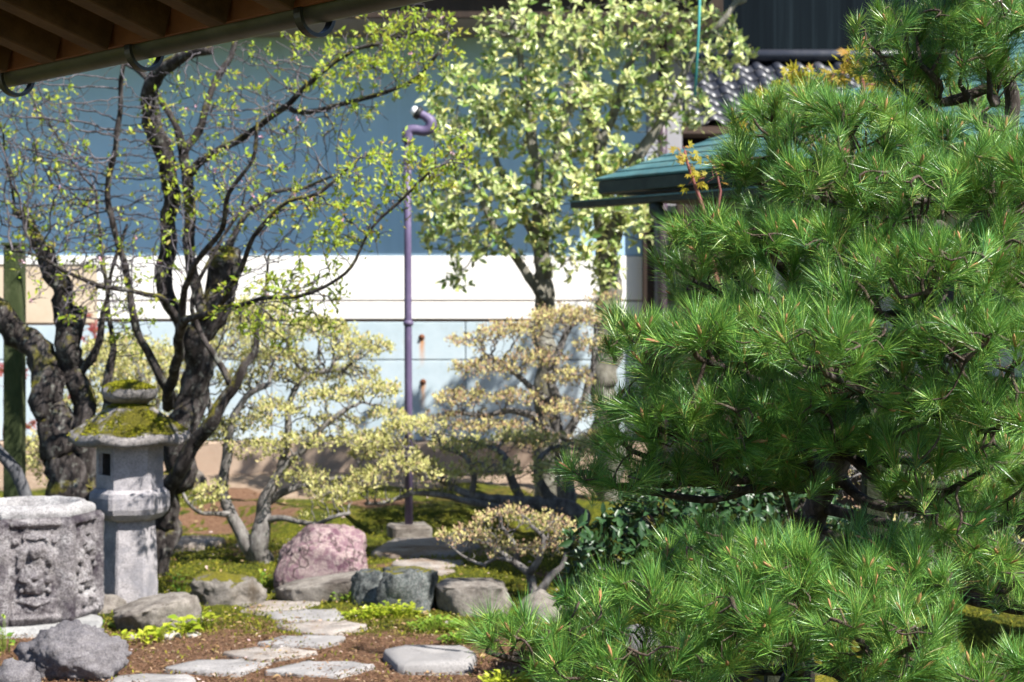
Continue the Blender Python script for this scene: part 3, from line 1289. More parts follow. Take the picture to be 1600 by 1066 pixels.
M['st_basin'] = m_stone('carved_basin_stone', [(.05, .042, .048), (.26, .235, .25), (.70, .68, .69)], 9, 0, (.06, .048, .06), .6, 1.0, .03)
t = NT('pink_chert')
c = t.ramp(t.noise(6, 8, .7, dist=.6), [(.25, (.05, .028, .032)), (.40, (.13, .06, .085)), (.48, (.32, .245, .23)), (.54, (.165, .08, .11)), (.64, (.34, .285, .245)), (.72, (.17, .09, .12)), (.82, (.30, .26, .22))])
c = t.mix(t.ramp(t.noise(22, 6, .8), [(.52, (0, 0, 0)), (.7, (1, 1, 1))]), c, (.40, .33, .31))
vo = t.n('ShaderNodeTexVoronoi', feature='DISTANCE_TO_EDGE')
vo.inputs['Scale'].default_value = 4.5
mpv = t.n('ShaderNodeVectorMath', operation='ADD')
t.l(t.coord(), mpv.inputs[0])
nz_ = t.n('ShaderNodeTexNoise')
nz_.inputs['Scale'].default_value = 7
t.l(t.coord(), nz_.inputs['Vector'])
sc_ = t.n('ShaderNodeVectorMath', operation='SCALE')
t.l(nz_.outputs['Color'], sc_.inputs[0])
sc_.inputs['Scale'].default_value = .35
t.l(sc_.outputs[0], mpv.inputs[1])
t.l(mpv.outputs[0], vo.inputs['Vector'])
c = t.mix(t.ramp(vo.outputs['Distance'], [(.0, (1, 1, 1)), (.05, (0, 0, 0))]), c, (.05, .03, .03))
c = t.mix(t.ramp(t.noise(3.2, 6, .75), [(.52, (0, 0, 0)), (.66, (.8, .8, .8))]), c, (.085, .05, .055))
ks = t.n('ShaderNodeSeparateXYZ')
t.l(t.coord(), ks.inputs[0])
M['st_pink'] = t.done(t.principled(c, .7, t.bump(t.noise(14, 8, .75), .8, .03), .35))


def slab(px0, px1, py0, py1, label, seed, th=.05, mat='st_slab', sides=9, lift=.014, cat='stepping stone', group='flat stepping stones along the garden path', name='stepping_stone', corners=None):
    """flat flagstone whose outline on the ground fits the photo box"""
    a = ground_at((px0 + px1) / 2, py1)
    b = ground_at((px0 + px1) / 2, py0)
    cy = (a[1] + b[1]) / 2
    ry = (b[1] - a[1]) / 2 * .84
    cx = (a[0] + b[0]) / 2
    rx = (px1 - px0) / F * cy / 2
    rg = np.random.default_rng(seed)
    # irregular polygon with rounded corners
    if corners is None:
        n = sides
        ang = np.sort((np.arange(n) + rg.uniform(-.28, .28, n)) / n * 2 * math.pi) + rg.uniform(0, 1)
        rad = rg.uniform(.86, 1.12, n)
        P = np.stack([np.sign(np.cos(ang)) * np.abs(np.cos(ang)) ** .8 * rad, np.sign(np.sin(ang)) * np.abs(np.sin(ang)) ** .8 * rad], -1)
    else:
        P = np.array(corners, float)
        n = len(P)
    pts = []
    for i in range(n):
        p0, p1, p2 = P[i - 1], P[i], P[(i + 1) % n]
        for u in (.12, .3, .5, .7, .88):
            q0 = p1 + (p0 - p1) * .12
            q2 = p1 + (p2 - p1) * .12
            pts.append((1 - u) ** 2 * q0 + 2 * u * (1 - u) * p1 + u * u * q2)
    pts = np.array(pts)
    pts += rg.normal(0, .006, pts.shape)
    mn, mx = pts.min(0), pts.max(0)
    pts = (pts - (mn + mx) / 2) / (mx - mn) * 2
    k = len(pts)
    rings = []
    for s, z in ((1.015, -.06), (1.02, th * .45), (1.0, th * .8), (.965, th), (.7, th + .003), (.35, th + .002)):
        rr = pts * s * np.array([rx, ry])
        zz = z + (rg.normal(0, .0025, k) if z > 0 else 0)
        rings.append(np.stack([rr[:, 0], rr[:, 1], np.full(k, 0) + zz], -1))
    V = np.concatenate(rings + [np.array([[0, 0, th + .002]])])
    i = np.arange(len(rings) - 1)[:, None] * k
    j = np.arange(k)[None]
    q = np.stack([i + j, i + (j + 1) % k, i + k + (j + 1) % k, i + k + j], -1).reshape(-1, 4)
    jj = np.arange(k)
    base = (len(rings) - 1) * k
    tr = np.stack([base + jj, base + (jj + 1) % k, np.full(k, len(V) - 1)], -1)
    mb = MB()
    mb.add(V, q, tr)
    me = mb.mesh(name, M[mat], True)
    o = bpy.data.objects.new(name, me)
    COL.objects.link(o)
    gm = max(g1(cx + dx * rx, cy + dy * ry) for dx in (-.6, 0, .6) for dy in (-.6, 0, .6))
    o.location = (float(cx), float(cy), gm + lift - th)
    tag(o, label, cat, group)
    return o


def stones():
    slab(382, 498, 942, 960, 'tan stepping stone farthest up the path, touching the mossy turf', 11, corners=[(-1, -1), (-.5, .9), (.6, .8), (1, .5), (.5, -.7), (.2, -1)])
    slab(412, 540, 955, 977, 'grey stepping stone with a dappled dark end, second down from the rocks', 12, mat='st_cool', corners=[(-1, .4), (0, .9), (.7, 1), (1, -.2), (.8, -.8), (-.55, -1)])
    slab(430, 572, 974, 998, 'pointed tan stepping stone where moss gives way to bare soil', 13, corners=[(-1, .2), (-.1, 1), (.5, .9), (1, .35), (.3, -1), (-.2, -.9)])
    slab(405, 536, 996, 1015, 'pale oval stepping stone on bare soil, just below the pointed one', 14, mat='st_cool', corners=[(-1, -.5), (-.55, .7), (0, 1), (1, .8), (.9, .2), (.6, -.9), (-.3, -1)])
    slab(347, 496, 1012, 1038, 'cream coloured stepping stone on bare soil in the middle of the path', 15, corners=[(-1, .1), (-.4, .9), (.3, 1), (1, .1), (.1, -1), (-.3, -.9)])
    slab(260, 422, 1034, 1060, 'long grey stepping stone nearest the dark grey boulder', 16, mat='st_cool', corners=[(-1, -.4), (-.6, .9), (.4, 1), (1, .5), (.5, -1), (-.1, -.9)])
    slab(416, 584, 1034, 1064, 'pale blue grey stepping stone in the middle of the bottom edge', 17, mat='st_cool', corners=[(-1, -.3), (-.3, 1), (.5, .9), (1, .4), (.4, -1), (-.2, -.8)])
    slab(596, 744, 1022, 1058, 'thick squared stepping stone with a sharp front edge beside the pine', 18, mat='st_cool', th=.085, lift=.05, corners=[(-1, .55), (-.7, 1), (.7, 1), (1, .2), (.9, -.9), (-.55, -1)])
    slab(168, 304, 1058, 1082, 'grey stepping stone cut off by the bottom edge of the picture', 19, mat='st_cool')
    slab(248, 348, 846, 862, 'flat grey slab lying in moss between lantern and bank', 20, th=.07, lift=.045)
    slab(585, 748, 846, 876, 'broad pale slab lying before the concrete pole footing', 21, th=.06, lift=.03)
    slab(612, 724, 878, 894, 'thin dark grey slab in the moss behind the blue rock', 22)
    slab(655, 712, 893, 903, 'small tan slab beside the top of the blue rock', 23)
    slab(366, 392, 850, 858, 'small pale slab by the azalea roots', 24)
    rock('boulder', 5, 196, 974, 1066, M['st_grey'], 'dark grey furrowed boulder in front of the carved basin', seed=5, deep=.75, sub=5, rough=.22, facets=10, fine=.10, sink=.34)
    rock('boulder', -30, 62, 1030, 1085, M['st_grey'], 'low grey rock tucked against the dark furrowed boulder', seed=25, deep=.8, sub=4, facets=9, fine=.07)
    rock('boulder', 160, 306, 932, 988, M['st_brown'], 'smooth brown boulder at the foot of the stone lantern', seed=8, deep=1.1, sub=5, rough=.2, facets=8, fine=.05, sink=.56, flat=.2, tilt=-.16)
    rock('boulder', 110, 192, 928, 972, M['st_brown'], 'brown rock wedged between carved basin and stone lantern', seed=9, deep=.9, facets=6, fine=.04, d=9.75)
    rock('boulder', 285, 412, 897, 948, M['st_half'], 'low rock with dark moss beside the lantern, below the azalea', seed=10, deep=.8, sub=5, rough=.2, facets=9, fine=.05, boxy=.75)
    rock('pink_rock', 424, 573, 822, 924, M['st_pink'], 'pink and white veined boulder beside the azalea trunk', seed=31, deep=.7, sub=5, rough=.08, facets=3, fine=.05, sink=.32, boxy=.42, rz=math.pi)
    rock('boulder', 426, 600, 898, 942, M['st_brown'], 'sloping flat brown rock in front of the pink boulder', seed=14, deep=.6, sub=5, rough=.14, facets=8, flat=.3, tilt=-.22, boxy=.7)
    rock('boulder', 543, 614, 890, 945, M['st_blue'], 'smaller smooth blue grey rock leaning on the cleft dark one', seed=15, deep=.9, sub=5, facets=7, rough=.18, fine=.03, boxy=.7)
    rock('boulder', 586, 684, 888, 958, M['st_blue'], 'cleft dark blue green boulder at the path edge', seed=27, deep=.8, sub=5, facets=9, rough=.16, fine=.05, flat=.6, boxy=.65)
    rock('boulder', 676, 800, 908, 962, M['st_brown'], 'wide flat topped rock with a dark shaded front face', seed=17, deep=.8, sub=5, facets=8, rough=.14, flat=.35, boxy=.6)
    rock('boulder', 808, 892, 924, 972, M['st_brown'], 'rounded brown rock at the foot of the little azalea', seed=18, deep=.9, facets=6)
    rock('standing_stone', 268, 322, 762, 806, M['st_brown'], 'small upright stone on the bank behind the lantern', seed=19, deep=.6, facets=5, rough=.15)
    rock('boulder', 960, 1035, 975, 1024, M['st_grey'], 'grey rock seen through the lowest pine needles', seed=20, deep=.9, d=7.2)
    rock('boulder', 1330, 1520, 965, 1040, M['st_mossy'], 'broad moss covered boulder in the shade under the pine', seed=21, deep=.8, rough=.2, d=7.0)
    rock('boulder', 1180, 1330, 990, 1080, M['st_mossy'], 'mossy mound shaped rock below the bare pine branch', seed=22, deep=.8, rough=.2, d=6.9)
    rock('boulder', -60, 150, 972, 1012, M['st_pale'], 'pale flat stone slab under the carved basin', seed=23, deep=1.0, rough=.1, flat=.25, facets=4, fine=.02, d=9.0)
    rg = np.random.default_rng(3)
    k = 0
    M['st_peb'] = m_stone('pebble', [(.2, .18, .16), (.34, .31, .28), (.45, .42, .4)], 20, 0, None, .2, .3, .01)
    spots = [(205, 998, 22, 'beside the low lime clump near the boulder'), (300, 996, 26, 'under the tallest lime green clump'), (265, 999, 34, 'flat and wide, at the edge of bare soil below the lime plants'),
             (430, 925, 14, 'white, in the nook between pink boulder and mossy rock'), (330, 906, 22, 'on top of the low mossy rock'), (352, 902, 18, 'grey, tucked behind the low mossy rock'),
             (740, 985, 16, 'between squared stepping stone and flat topped rock'), (705, 978, 24, 'grey, in the ground cover by the flat topped rock'), (600, 960, 14, 'at the foot of the cleft blue rock'),
             (60, 968, 20, 'dark, wedged under the middle of the carved basin'), (95, 972, 16, 'pale, wedged under the carved basin beside the boulder'), (460, 880, 16, 'half hidden by the azalea roots'), (770, 965, 22, 'under the small azalea branches')]
    for x, y, wd, where in spots:
        k += 1
        rock('pebble', x - wd / 2, x + wd / 2, y - wd * .42, y, M['st_peb'], 'small rounded pebble, ' + where, 'pebble', 100 + k, .9, 3, 'small loose pebbles by the path', .2, 5, .2, fine=.02)


stones()


# ------------------------------------------------------------------ stone lantern
def hexring(R, z, ph, seg=6, sub=5, rnd=.06):
    """hexagon outline with slightly rounded corners, sub points a side"""
    c = [np.array([R * math.cos(ph + k * math.pi / 3), R * math.sin(ph + k * math.pi / 3)]) for k in range(6)]
    out = []
    for k in range(6):
        a, b = c[k], c[(k + 1) % 6]
        for s in np.linspace(rnd, 1 - rnd, sub):
            out.append(a + (b - a) * s)
    return np.array([[p[0], p[1], z] for p in out])


def loft(rings, mb, cap=True, rnd=0.0):
    k = len(rings[0])
    V = np.concatenate(rings)
    i = np.arange(len(rings) - 1)[:, None] * k
    j = np.arange(k)[None]
    q = np.stack([i + j, i + (j + 1) % k, i + k + (j + 1) % k, i + k + j], -1).reshape(-1, 4)
    t = None
    if cap:
        V = np.concatenate([V, rings[0].mean(0)[None], rings[-1].mean(0)[None]])
        jj = np.arange(k)
        a, b = len(V) - 2, len(V) - 1
        o = (len(rings) - 1) * k
        t = np.concatenate([np.stack([np.full(k, a), (jj + 1) % k, jj], -1), np.stack([np.full(k, b), o + jj, o + (jj + 1) % k], -1)])
    mb.add(V, q, t, rnd)


def weather(mb, amp=.004, sc=14):
    for k, v in enumerate(mb.v):
        for i in range(len(v)):
            q = Vector(v[i] * sc)
            v[i] += np.array(mnoise.noise_vector(q)) * amp + np.array(mnoise.noise_vector(q * 3)) * amp * .5


def build_lantern():
    d = 10.1
    s = d / F
    c = at(203, 0, d)
    cx = c[0]

    def Z(py):
        return EYE - (py - HY) * s
    ph = math.radians(-90 + 14 + 30)        # a face turned 14 degrees to the right of the camera
    g = empty('stone_lantern', (cx, d, 0), 'grey hexagonal stone lantern with moss covered roof beside the carved basin', 'lantern')
    off = np.array([cx, d, 0])

    def part(name, spec, mat, sub=6, amp=.003):
        rings = []
        for R, z in spec:
            rings.append(hexring(R, z, ph, sub=sub) + off)
        mb = MB()
        loft(rings, mb)
        weather(mb, amp)
        return mb.build(name, mat, g, smooth_shade=False)

    def fill(spec, n=5):
        out = []
        for (r0, z0), (r1, z1) in zip(spec[:-1], spec[1:]):
            for k in range(n):
                out.append((r0 + (r1 - r0) * k / n, z0 + (z1 - z0) * k / n))
        return out + [spec[-1]]
    part('post', fill([(.166, -.05), (.166, Z(935)), (.160, Z(880)), (.150, Z(812))], 5), M['st_lantern'], 6, .004)
    part('platform', fill([(.155, Z(812) + .001), (.195, Z(808)), (.225, Z(800)), (.236, Z(792)), (.238, Z(775)), (.232, Z(768)), (.218, Z(765)), (.205, Z(762))], 2), M['st_lantern'])
    # fire box: six wall slabs, the turned one pierced by a square window
    R = .192
    z0, z1 = Z(762) + .001, Z(690)
    corners = [np.array([R * math.cos(ph + k * math.pi / 3), R * math.sin(ph + k * math.pi / 3), 0]) for k in range(6)]
    fb = MB()
    th = .045
    for k in range(6):
        a, b = corners[k], corners[(k + 1) % 6]
        mid = (a + b) / 2
        out = mid / np.linalg.norm(mid)
        ax = (b - a) / np.linalg.norm(b - a)
        L = np.linalg.norm(b - a)
        pierced = out[0] < -.5 and out[1] < -.2
        ia, ib = a * .90, b * .90

        def quadslab(u0, u1, za, zb):
            P = []
            for q0, q1 in ((a, b), (ia, ib)):
                for u, z in ((u0, za), (u1, za), (u1, zb), (u0, zb)):
                    P.append(off + q0 + (q1 - q0) * u + np.array([0, 0, z]))
            fb.add(np.array(P), [[0, 1, 2, 3], [5, 4, 7, 6], [0, 4, 5, 1], [3, 2, 6, 7], [0, 3, 7, 4], [1, 5, 6, 2]])
        if not pierced:
            quadslab(0, 1, z0, z1)
        else:
            w0, w1, h0, h1 = .2, .88, z0 + (z1 - z0) * .30, z0 + (z1 - z0) * .78
            quadslab(0, w0, z0, z1)
            quadslab(w1, 1, z0, z1)
            quadslab(w0, w1, z0, h0)
            quadslab(w0, w1, h1, z1)
            wf = MB()
            for u0, u1, za, zb in ((w0 - .05, w1 + .05, h1, h1 + .018), (w0 - .05, w1 + .05, h0 - .018, h0), (w0 - .05, w0, h0, h1), (w1, w1 + .05, h0, h1)):
                P = []
                for o_ in (.006, -.004):
                    for u, z in ((u0, za), (u1, za), (u1, zb), (u0, zb)):
                        P.append(off + a + (b - a) * u + out * o_ + np.array([0, 0, z]))
                wf.add(np.array(P), [[0, 1, 2, 3], [5, 4, 7, 6], [0, 4, 5, 1], [3, 2, 6, 7], [0, 3, 7, 4], [1, 5, 6, 2]])
    weather(fb, .0)
    f = fb.build('firebox', M['st_lantern'], g, smooth_shade=False)
    wf.build('window_frame', M['st_lantern'], f, smooth_shade=False)
    # roof: concave flare with a thick eave
    spec = [(.17, Z(691)), (.33, Z(693)), (.352, Z(690)), (.358, Z(684)), (.345, Z(676))]
    for u in np.linspace(0.08, 1, 10):
        spec.append((.345 - (.345 - .13) * u ** .85, Z(676) + (Z(634) - Z(676)) * (u ** 1.0)))
    spec.append((.05, Z(631)))
    rings = []
    for R_, z in spec:
        r = hexring(R_, z, ph, sub=9, rnd=.02) + off
        # corners lift a little, faces sag
        rel = np.linalg.norm((r - off)[:, :2], axis=1) / R_
        r[:, 2] += (rel - .93) * .16 * (R_ / .35) ** 2
        rings.append(r)
    mb = MB()
    loft(rings, mb)
    weather(mb, .010, 12)
    mb.build('lantern_roof', M['st_lantern_moss'], g)
    mb = MB()
    prof = []
    for a in np.linspace(-math.pi / 2, math.pi / 2, 14):
        rr = .162 * math.cos(a) ** .75 if math.cos(a) > 1e-4 else 0.0
        prof.append((max(rr, .001), Z(614) + .067 * math.sin(a)))
    mb.lathe(prof, 30, (cx, d, 0))
    weather(mb, .006, 10)
    mb.build('finial', M['st_lantern_moss'], g)
    # moss cushions: short fuzz on roof and finial
    rg = np.random.default_rng(5)
    mm = m_leaf('lantern_moss', [(0, (.12, .14, .012)), (.5, (.27, .27, .02)), (1, (.42, .38, .04))], .15, .85, .1, False)
    for host in [o for o in g.children if o.name.startswith(('lantern_roof', 'finial'))]:
        me = host.data
        P, Nn, Ar = [], [], []
        for p in me.polygons:
            if p.normal.z > .45:
                P.append(p.center[:])
                Nn.append(p.normal[:])
                Ar.append(p.area)
        P, Nn, Ar = np.array(P), np.array(Nn), np.array(Ar)
        pick = rg.choice(len(P), 9000, p=Ar / Ar.sum())
        pos = P[pick] + rg.normal(0, .010, (9000, 3)) * (1 - np.abs(Nn[pick]))
        key = np.array([mnoise.noise(Vector(p * 9)) + .5 * mnoise.noise(Vector(p * 23)) for p in pos])
        k = key > -.12
        pos, nn, key = pos[k], Nn[pick][k], key[k]
        dirs = nn + rand_dirs(len(pos), rg) * .8
        mb = MB()
        ln = rg.uniform(.6, 1.2, len(pos)) * (.010 + .016 * np.clip(key, 0, 1))
        leaves(mb, pos - nn * .003, dirs, rand_dirs(len(pos), rg), ln, ln * .5, rg.random(len(pos)), '4')
        mb.build('moss', mm, host, 'stuff')
    return g


build_lantern()


# ------------------------------------------------------------------ carved basin
def build_basin():
    d = 9.35
    s = d / F
    cx = at(50, 0, d)[0]

    def Z(py):
        return EYE - (py - HY) * s
    g = empty('carved_basin', (cx, d, 0), 'large hexagonal stone water basin with worn carved panels', 'basin')
    off = np.array([cx, d, 0])
    R = .372
    ph = math.radians(-90 + 18.5 + 30)
    na, nz = 330, 130
    zt, zb = Z(800), Z(972)
    ang = np.linspace(0, 2 * math.pi, na, endpoint=False)
    V = np.zeros((nz, na, 3))
    rg = np.random.default_rng(2)
    motif = []
    for f_ in range(6):
        m_ = [(.5, .70, .075, .060, .026), (.5, .55, .11, .095, .020), (.5, .38, .15, .05, .022), (.5, .27, .20, .035, .016), (.5, .83, .16, .022, .014)]
        for k_ in range(9):
            du, v_ = rg.uniform(.09, .31), rg.uniform(.2, .86)
            ru, rv, h_ = rg.uniform(.025, .06), rg.uniform(.018, .055), rg.uniform(.012, .026)
            m_ += [(.5 + du, v_, ru, rv, h_), (.5 - du, v_ + rg.uniform(-.02, .02), ru, rv, h_)]
        motif.append(m_)
    for i in range(nz):
        v = i / (nz - 1)              # 0 bottom .. 1 top
        z = zb + (zt - zb) * v
        for j in range(na):
            a = (ang[j] - ph) % (math.pi / 3)
            face = int(((ang[j] - ph) % (2 * math.pi)) // (math.pi / 3))
            hexr = R * math.cos(math.pi / 6) / math.cos(a - math.pi / 6)
            u = .5 + math.tan(a - math.pi / 6) / (2 * math.tan(math.pi / 6))     # 0..1 across the face
            base = hexr * .90 + R * .10 * .96
            # panel recess
            eu = min(u, 1 - u)
            inpan = smooth(.13, .17, eu) * smooth(.12, .16, v) * smooth(.06, .10, 1 - v)
            corner = 1 - smooth(.05, .12, eu)
            dz = -.022 * inpan + .010 * corner
            dz -= .016 * math.exp(-((eu - .145) / .010) ** 2)
            # worn carving inside the panel
            q = Vector((u * 4.2 + face * 7.7, v * 5.5, face * 3.1))
            n1 = mnoise.noise(q * 1.5)
            n2 = mnoise.noise(q * 3.6)
            cell = mnoise.voronoi(q * 2.4)[0]
            bump = .026 * smooth(.5, .1, cell[0]) + .018 * n1 + .012 * n2 + .010 * math.sin(u * 40 + 2 * n1)
            bump = .010 * n1 + .008 * n2
            for mu, mv, ru, rv, h_ in motif[face]:
                rr = math.hypot((u - mu + .012 * n1) / ru, (v - mv + .010 * n2) / rv)
                if rr < 1.25:
                    bump = max(bump, h_ * smooth(1.25, .75, rr) + .005 * n2)
            dz += bump * inpan
            # knobs that bulge out on the side face
            if face in (0, 1, 5):
                for kv, ku in ((.72, .5), (.45, .45), (.2, .55)):
                    rr = ((u - ku) / .30) ** 2 + ((v - kv) / .11) ** 2
                    dz += .030 * math.exp(-rr * 1.6) * smooth(.5, 1.0, ang[j] % 7 if False else 1.0)
            q2 = Vector((math.cos(ang[j]) * 3, math.sin(ang[j]) * 3, z * 8))
            dz += .006 * mnoise.noise(q2 * 2.2) + .004 * mnoise.noise(q2 * 6)
            # foot curves in, top edge rounds over
            prof = 1.0 - .12 * (1 - smooth(0, .12, v)) - .05 * smooth(.95, 1.0, v)
            r = base * prof + dz
            V[i, j] = (r * math.cos(ang[j]), r * math.sin(ang[j]), z)
    mb = MB()
    loft([V[i] + off for i in range(nz)], mb, cap=False)
    mb.build('carved_body', M['st_basin'], g)
    # rim ring, inner wall and basin floor
    mb = MB()
    rings = []
    for R_, z, round_ in ((.345, Z(800) - .012, .2), (.352, Z(797), .25), (.345, Z(791), .3), (.325, Z(788), .5), (.30, Z(786), .75), (.285, Z(783), .9), (.262, Z(782.5), 1), (.250, Z(786), 1), (.235, Z(810), 1), (.20, Z(860), 1), (.05, Z(866), 1)):
        a = (ang - ph) % (math.pi / 3)
        hr = R_ * math.cos(math.pi / 6) / np.cos(a - math.pi / 6)
        r = hr * (1 - round_) * .9 + R_ * (1 - (1 - round_) * .9)
        r = r * .965
        rr = r + np.array([.006 * mnoise.noise(Vector((math.cos(x) * 6, math.sin(x) * 6, z * 9))) for x in ang])
        rings.append(np.stack([rr * np.cos(ang), rr * np.sin(ang), np.full(na, z) + np.array([.005 * mnoise.noise(Vector((math.cos(x) * 5, math.sin(x) * 5, R_ * 30))) for x in ang])], -1) + off)
    loft(rings, mb, cap=False)
    M['st_rim'] = m_stone('worn_basin_rim', [(.14, .13, .14), (.36, .35, .355), (.62, .61, .61)], 11, 0, None, .5, .9, .02)
    mb.build('rim', M['st_rim'], g)
    mb = MB()
    mb.lathe([(.0, Z(838)), (.215, Z(838))], 40, (cx, d, 0))
    t = NT('still_water')
    mb.build('water', t.done(t.principled((.02, .03, .025), .04, t.bump(t.noise(12, 2, .5), .05, .01), .5)), g)
    mb = MB()
    mb.lathe([(.26, Z(1000)), (.30, Z(985)), (.325, Z(972)), (.30, Z(968))], 48, (cx, d, 0))
    weather(mb, .006, 9)
    mb.build('base', M['st_brown'], g)
    return g


build_basin()


# ------------------------------------------------------------------ posts and pole
M['green_post'] = m_bark('algae_green_post', [(.02, .03, .012), (.05, .065, .025), (.09, .10, .05)], 0, 0, 9)
d0 = 12.0
g = empty('wooden_post', (at(23, 0, d0)[0], d0, 0), 'tall square algae green wooden post beside the leaning trunk', 'post')
mb = MB()
mb.obox((at(23, 0, d0)[0], d0, -.1), (at(23, 0, d0)[0], d0, at(0, 385, d0)[2]), .125, .125, up=(0, 1, 0), bev=.008)
o = mb.build('post_shaft', M['green_post'], g, smooth_shade=False)
mb = MB()
x = at(23, 0, d0)[0]
mb.box((x, d0, at(0, 385, d0)[2] + .012), (.15, .15, .024), 0, 0, .004)
mb.build('post_cap', M['green_post'], g, smooth_shade=False)

M['grey_prop'] = m_bark('grey_prop_wood', [(.04, .045, .05), (.10, .10, .11), (.17, .17, .17)], .1, .2, 14)
g = empty('leaning_prop', (at(40, 0, 10.9)[0], 10.9, 0), 'thin slanting grey prop pole behind the carved basin', 'prop')
mb = MB()
P, R = pxline([(-40, 655, 9), (0, 708, 9), (35, 758, 10), (70, 905, 10)], 10.9)
P, R = spline(P, R, .08)
mb.tube(P, R, 10, .08, 20)
mb.build('pole_shaft', M['grey_prop'], g)


def build_pole():
    d = 13.25
    s = d / F
    base = ground_at(638, 842)
    d = base[1]
    s = d / F
    g = empty('water_pipe', (base[0], d, base[2]), 'tall lilac painted standpipe with curved spout on concrete footing', 'pipe')
    t = NT('lilac_paint')
    c = t.ramp(t.noise(4, 6, .7), [(.3, (.085, .065, .125)), (.7, (.13, .10, .18))])
    c = t.mix(t.ramp(t.noise(16, 5, .75), [(.6, (0, 0, 0)), (.7, (1, 1, 1))]), c, (.19, .16, .22))
    lil = t.done(t.principled(c, .5, None, .4))

    def W(px, py, dd=0.0):
        p = at(px, py, d)
        p[1] += dd
        return p
    mb = MB()
    mb.tube([W(639, 824), W(638, 600), W(637, 380), W(637, 222)], [6.4 * s, 6.0 * s, 5.8 * s, 5.6 * s], 18)
    mb.build('pipe_shaft', lil, g)
    mb = MB()
    P, R = spline([W(637, 222), W(638, 206), W(648, 203), W(662, 205), W(672, 200), W(673, 190), W(664, 182), W(655, 178)], [9 * s, 9 * s, 8 * s, 8 * s, 9 * s, 9 * s, 7 * s, 7 * s], .02)
    mb.tube(P, R, 16)
    mb.build('spout', lil, g)
    M['black_joint'] = m_simple('black_rubber_joint', [(.015, .015, .015), (.03, .03, .03)], 20, .5, .1, .002)
    mb = MB()
    mb.tube([W(657, 179), W(650, 175)], [10 * s, 10.5 * s], 16)
    mb.build('joint_ring', M['black_joint'], g)
    mb = MB()
    mb.tube([W(650, 175), W(646, 172, -.02)], [7 * s, 7 * s], 16)
    mb.build('white_end', M['white'], g)
    for py in (250, 505, 700):
        mb = MB()
        mb.lathe([(6.4 * s, -.018), (7.9 * s, -.014), (7.9 * s, .014), (6.4 * s, .018)], 18, tuple(W(638, py)))
        mb.build('collar', lil, g)
    mb = MB()
    mb.box((base[0] + .01, d, base[2] + .03), (.30, .30, .16), .25, 0, .018)
    weather(mb, .005, 12)
    mb.build('footing', M['st_brown'], g, smooth_shade=False)
    return g


build_pole()

# ------------------------------------------------------------------ trees
M['bark_cherry'] = m_bark('old_cherry_bark', [(.012, .009, .008), (.038, .031, .029), (.13, .115, .11)], .27, .5, 15)
M['bark_moss'] = m_bark('mossy_cherry_bark', [(.02, .017, .014), (.06, .05, .04), (.12, .11, .09)], .42, .3, 13)
M['twig_cherry'] = m_bark('cherry_twig_bark', [(.03, .025, .028), (.10, .088, .095), (.24, .215, .235)], 0, .3, 30)
M['leaf_cherry'] = m_leaf('young_cherry_leaf', [(0, (.20, .32, .02)), (.4, (.32, .44, .03)), (.8, (.46, .50, .05)), (1, (.30, .20, .05))], .45)
M['petal'] = m_leaf('pink_petal', [(0, (.6, .28, .38)), (1, (.75, .5, .58))], .3)


def young_leaves(root, P, D, depth, ns, r, rng, mat, dens, L, name='leaves', extra=None, inside=None):
    idx = np.where((np.arange(len(P)) >= ns) & (depth <= 5))[0]
    if inside is not None:
        idx = idx[inside(P[idx])]
    n = int(len(idx) * dens)
    pick = rng.choice(idx, n)
    k = rng.integers(3, 6, n)
    pick = np.repeat(pick, k)
    m = len(pick)
    pos = P[pick] + rng.normal(0, .012, (m, 3))
    dirs = D[pick] * .5 + rand_dirs(m, rng) * .8 + np.array([0, 0, .35])
    nr = rand_dirs(m, rng) * .7 + np.array([.45, -.55, .6])
    ln = rng.uniform(.6, 1.3, m) * L
    mb = MB()
    leaves(mb, pos, dirs, nr, ln, ln * .42, rng.random(m), '4')
    return mb.build(name, mat, root, 'stuff')


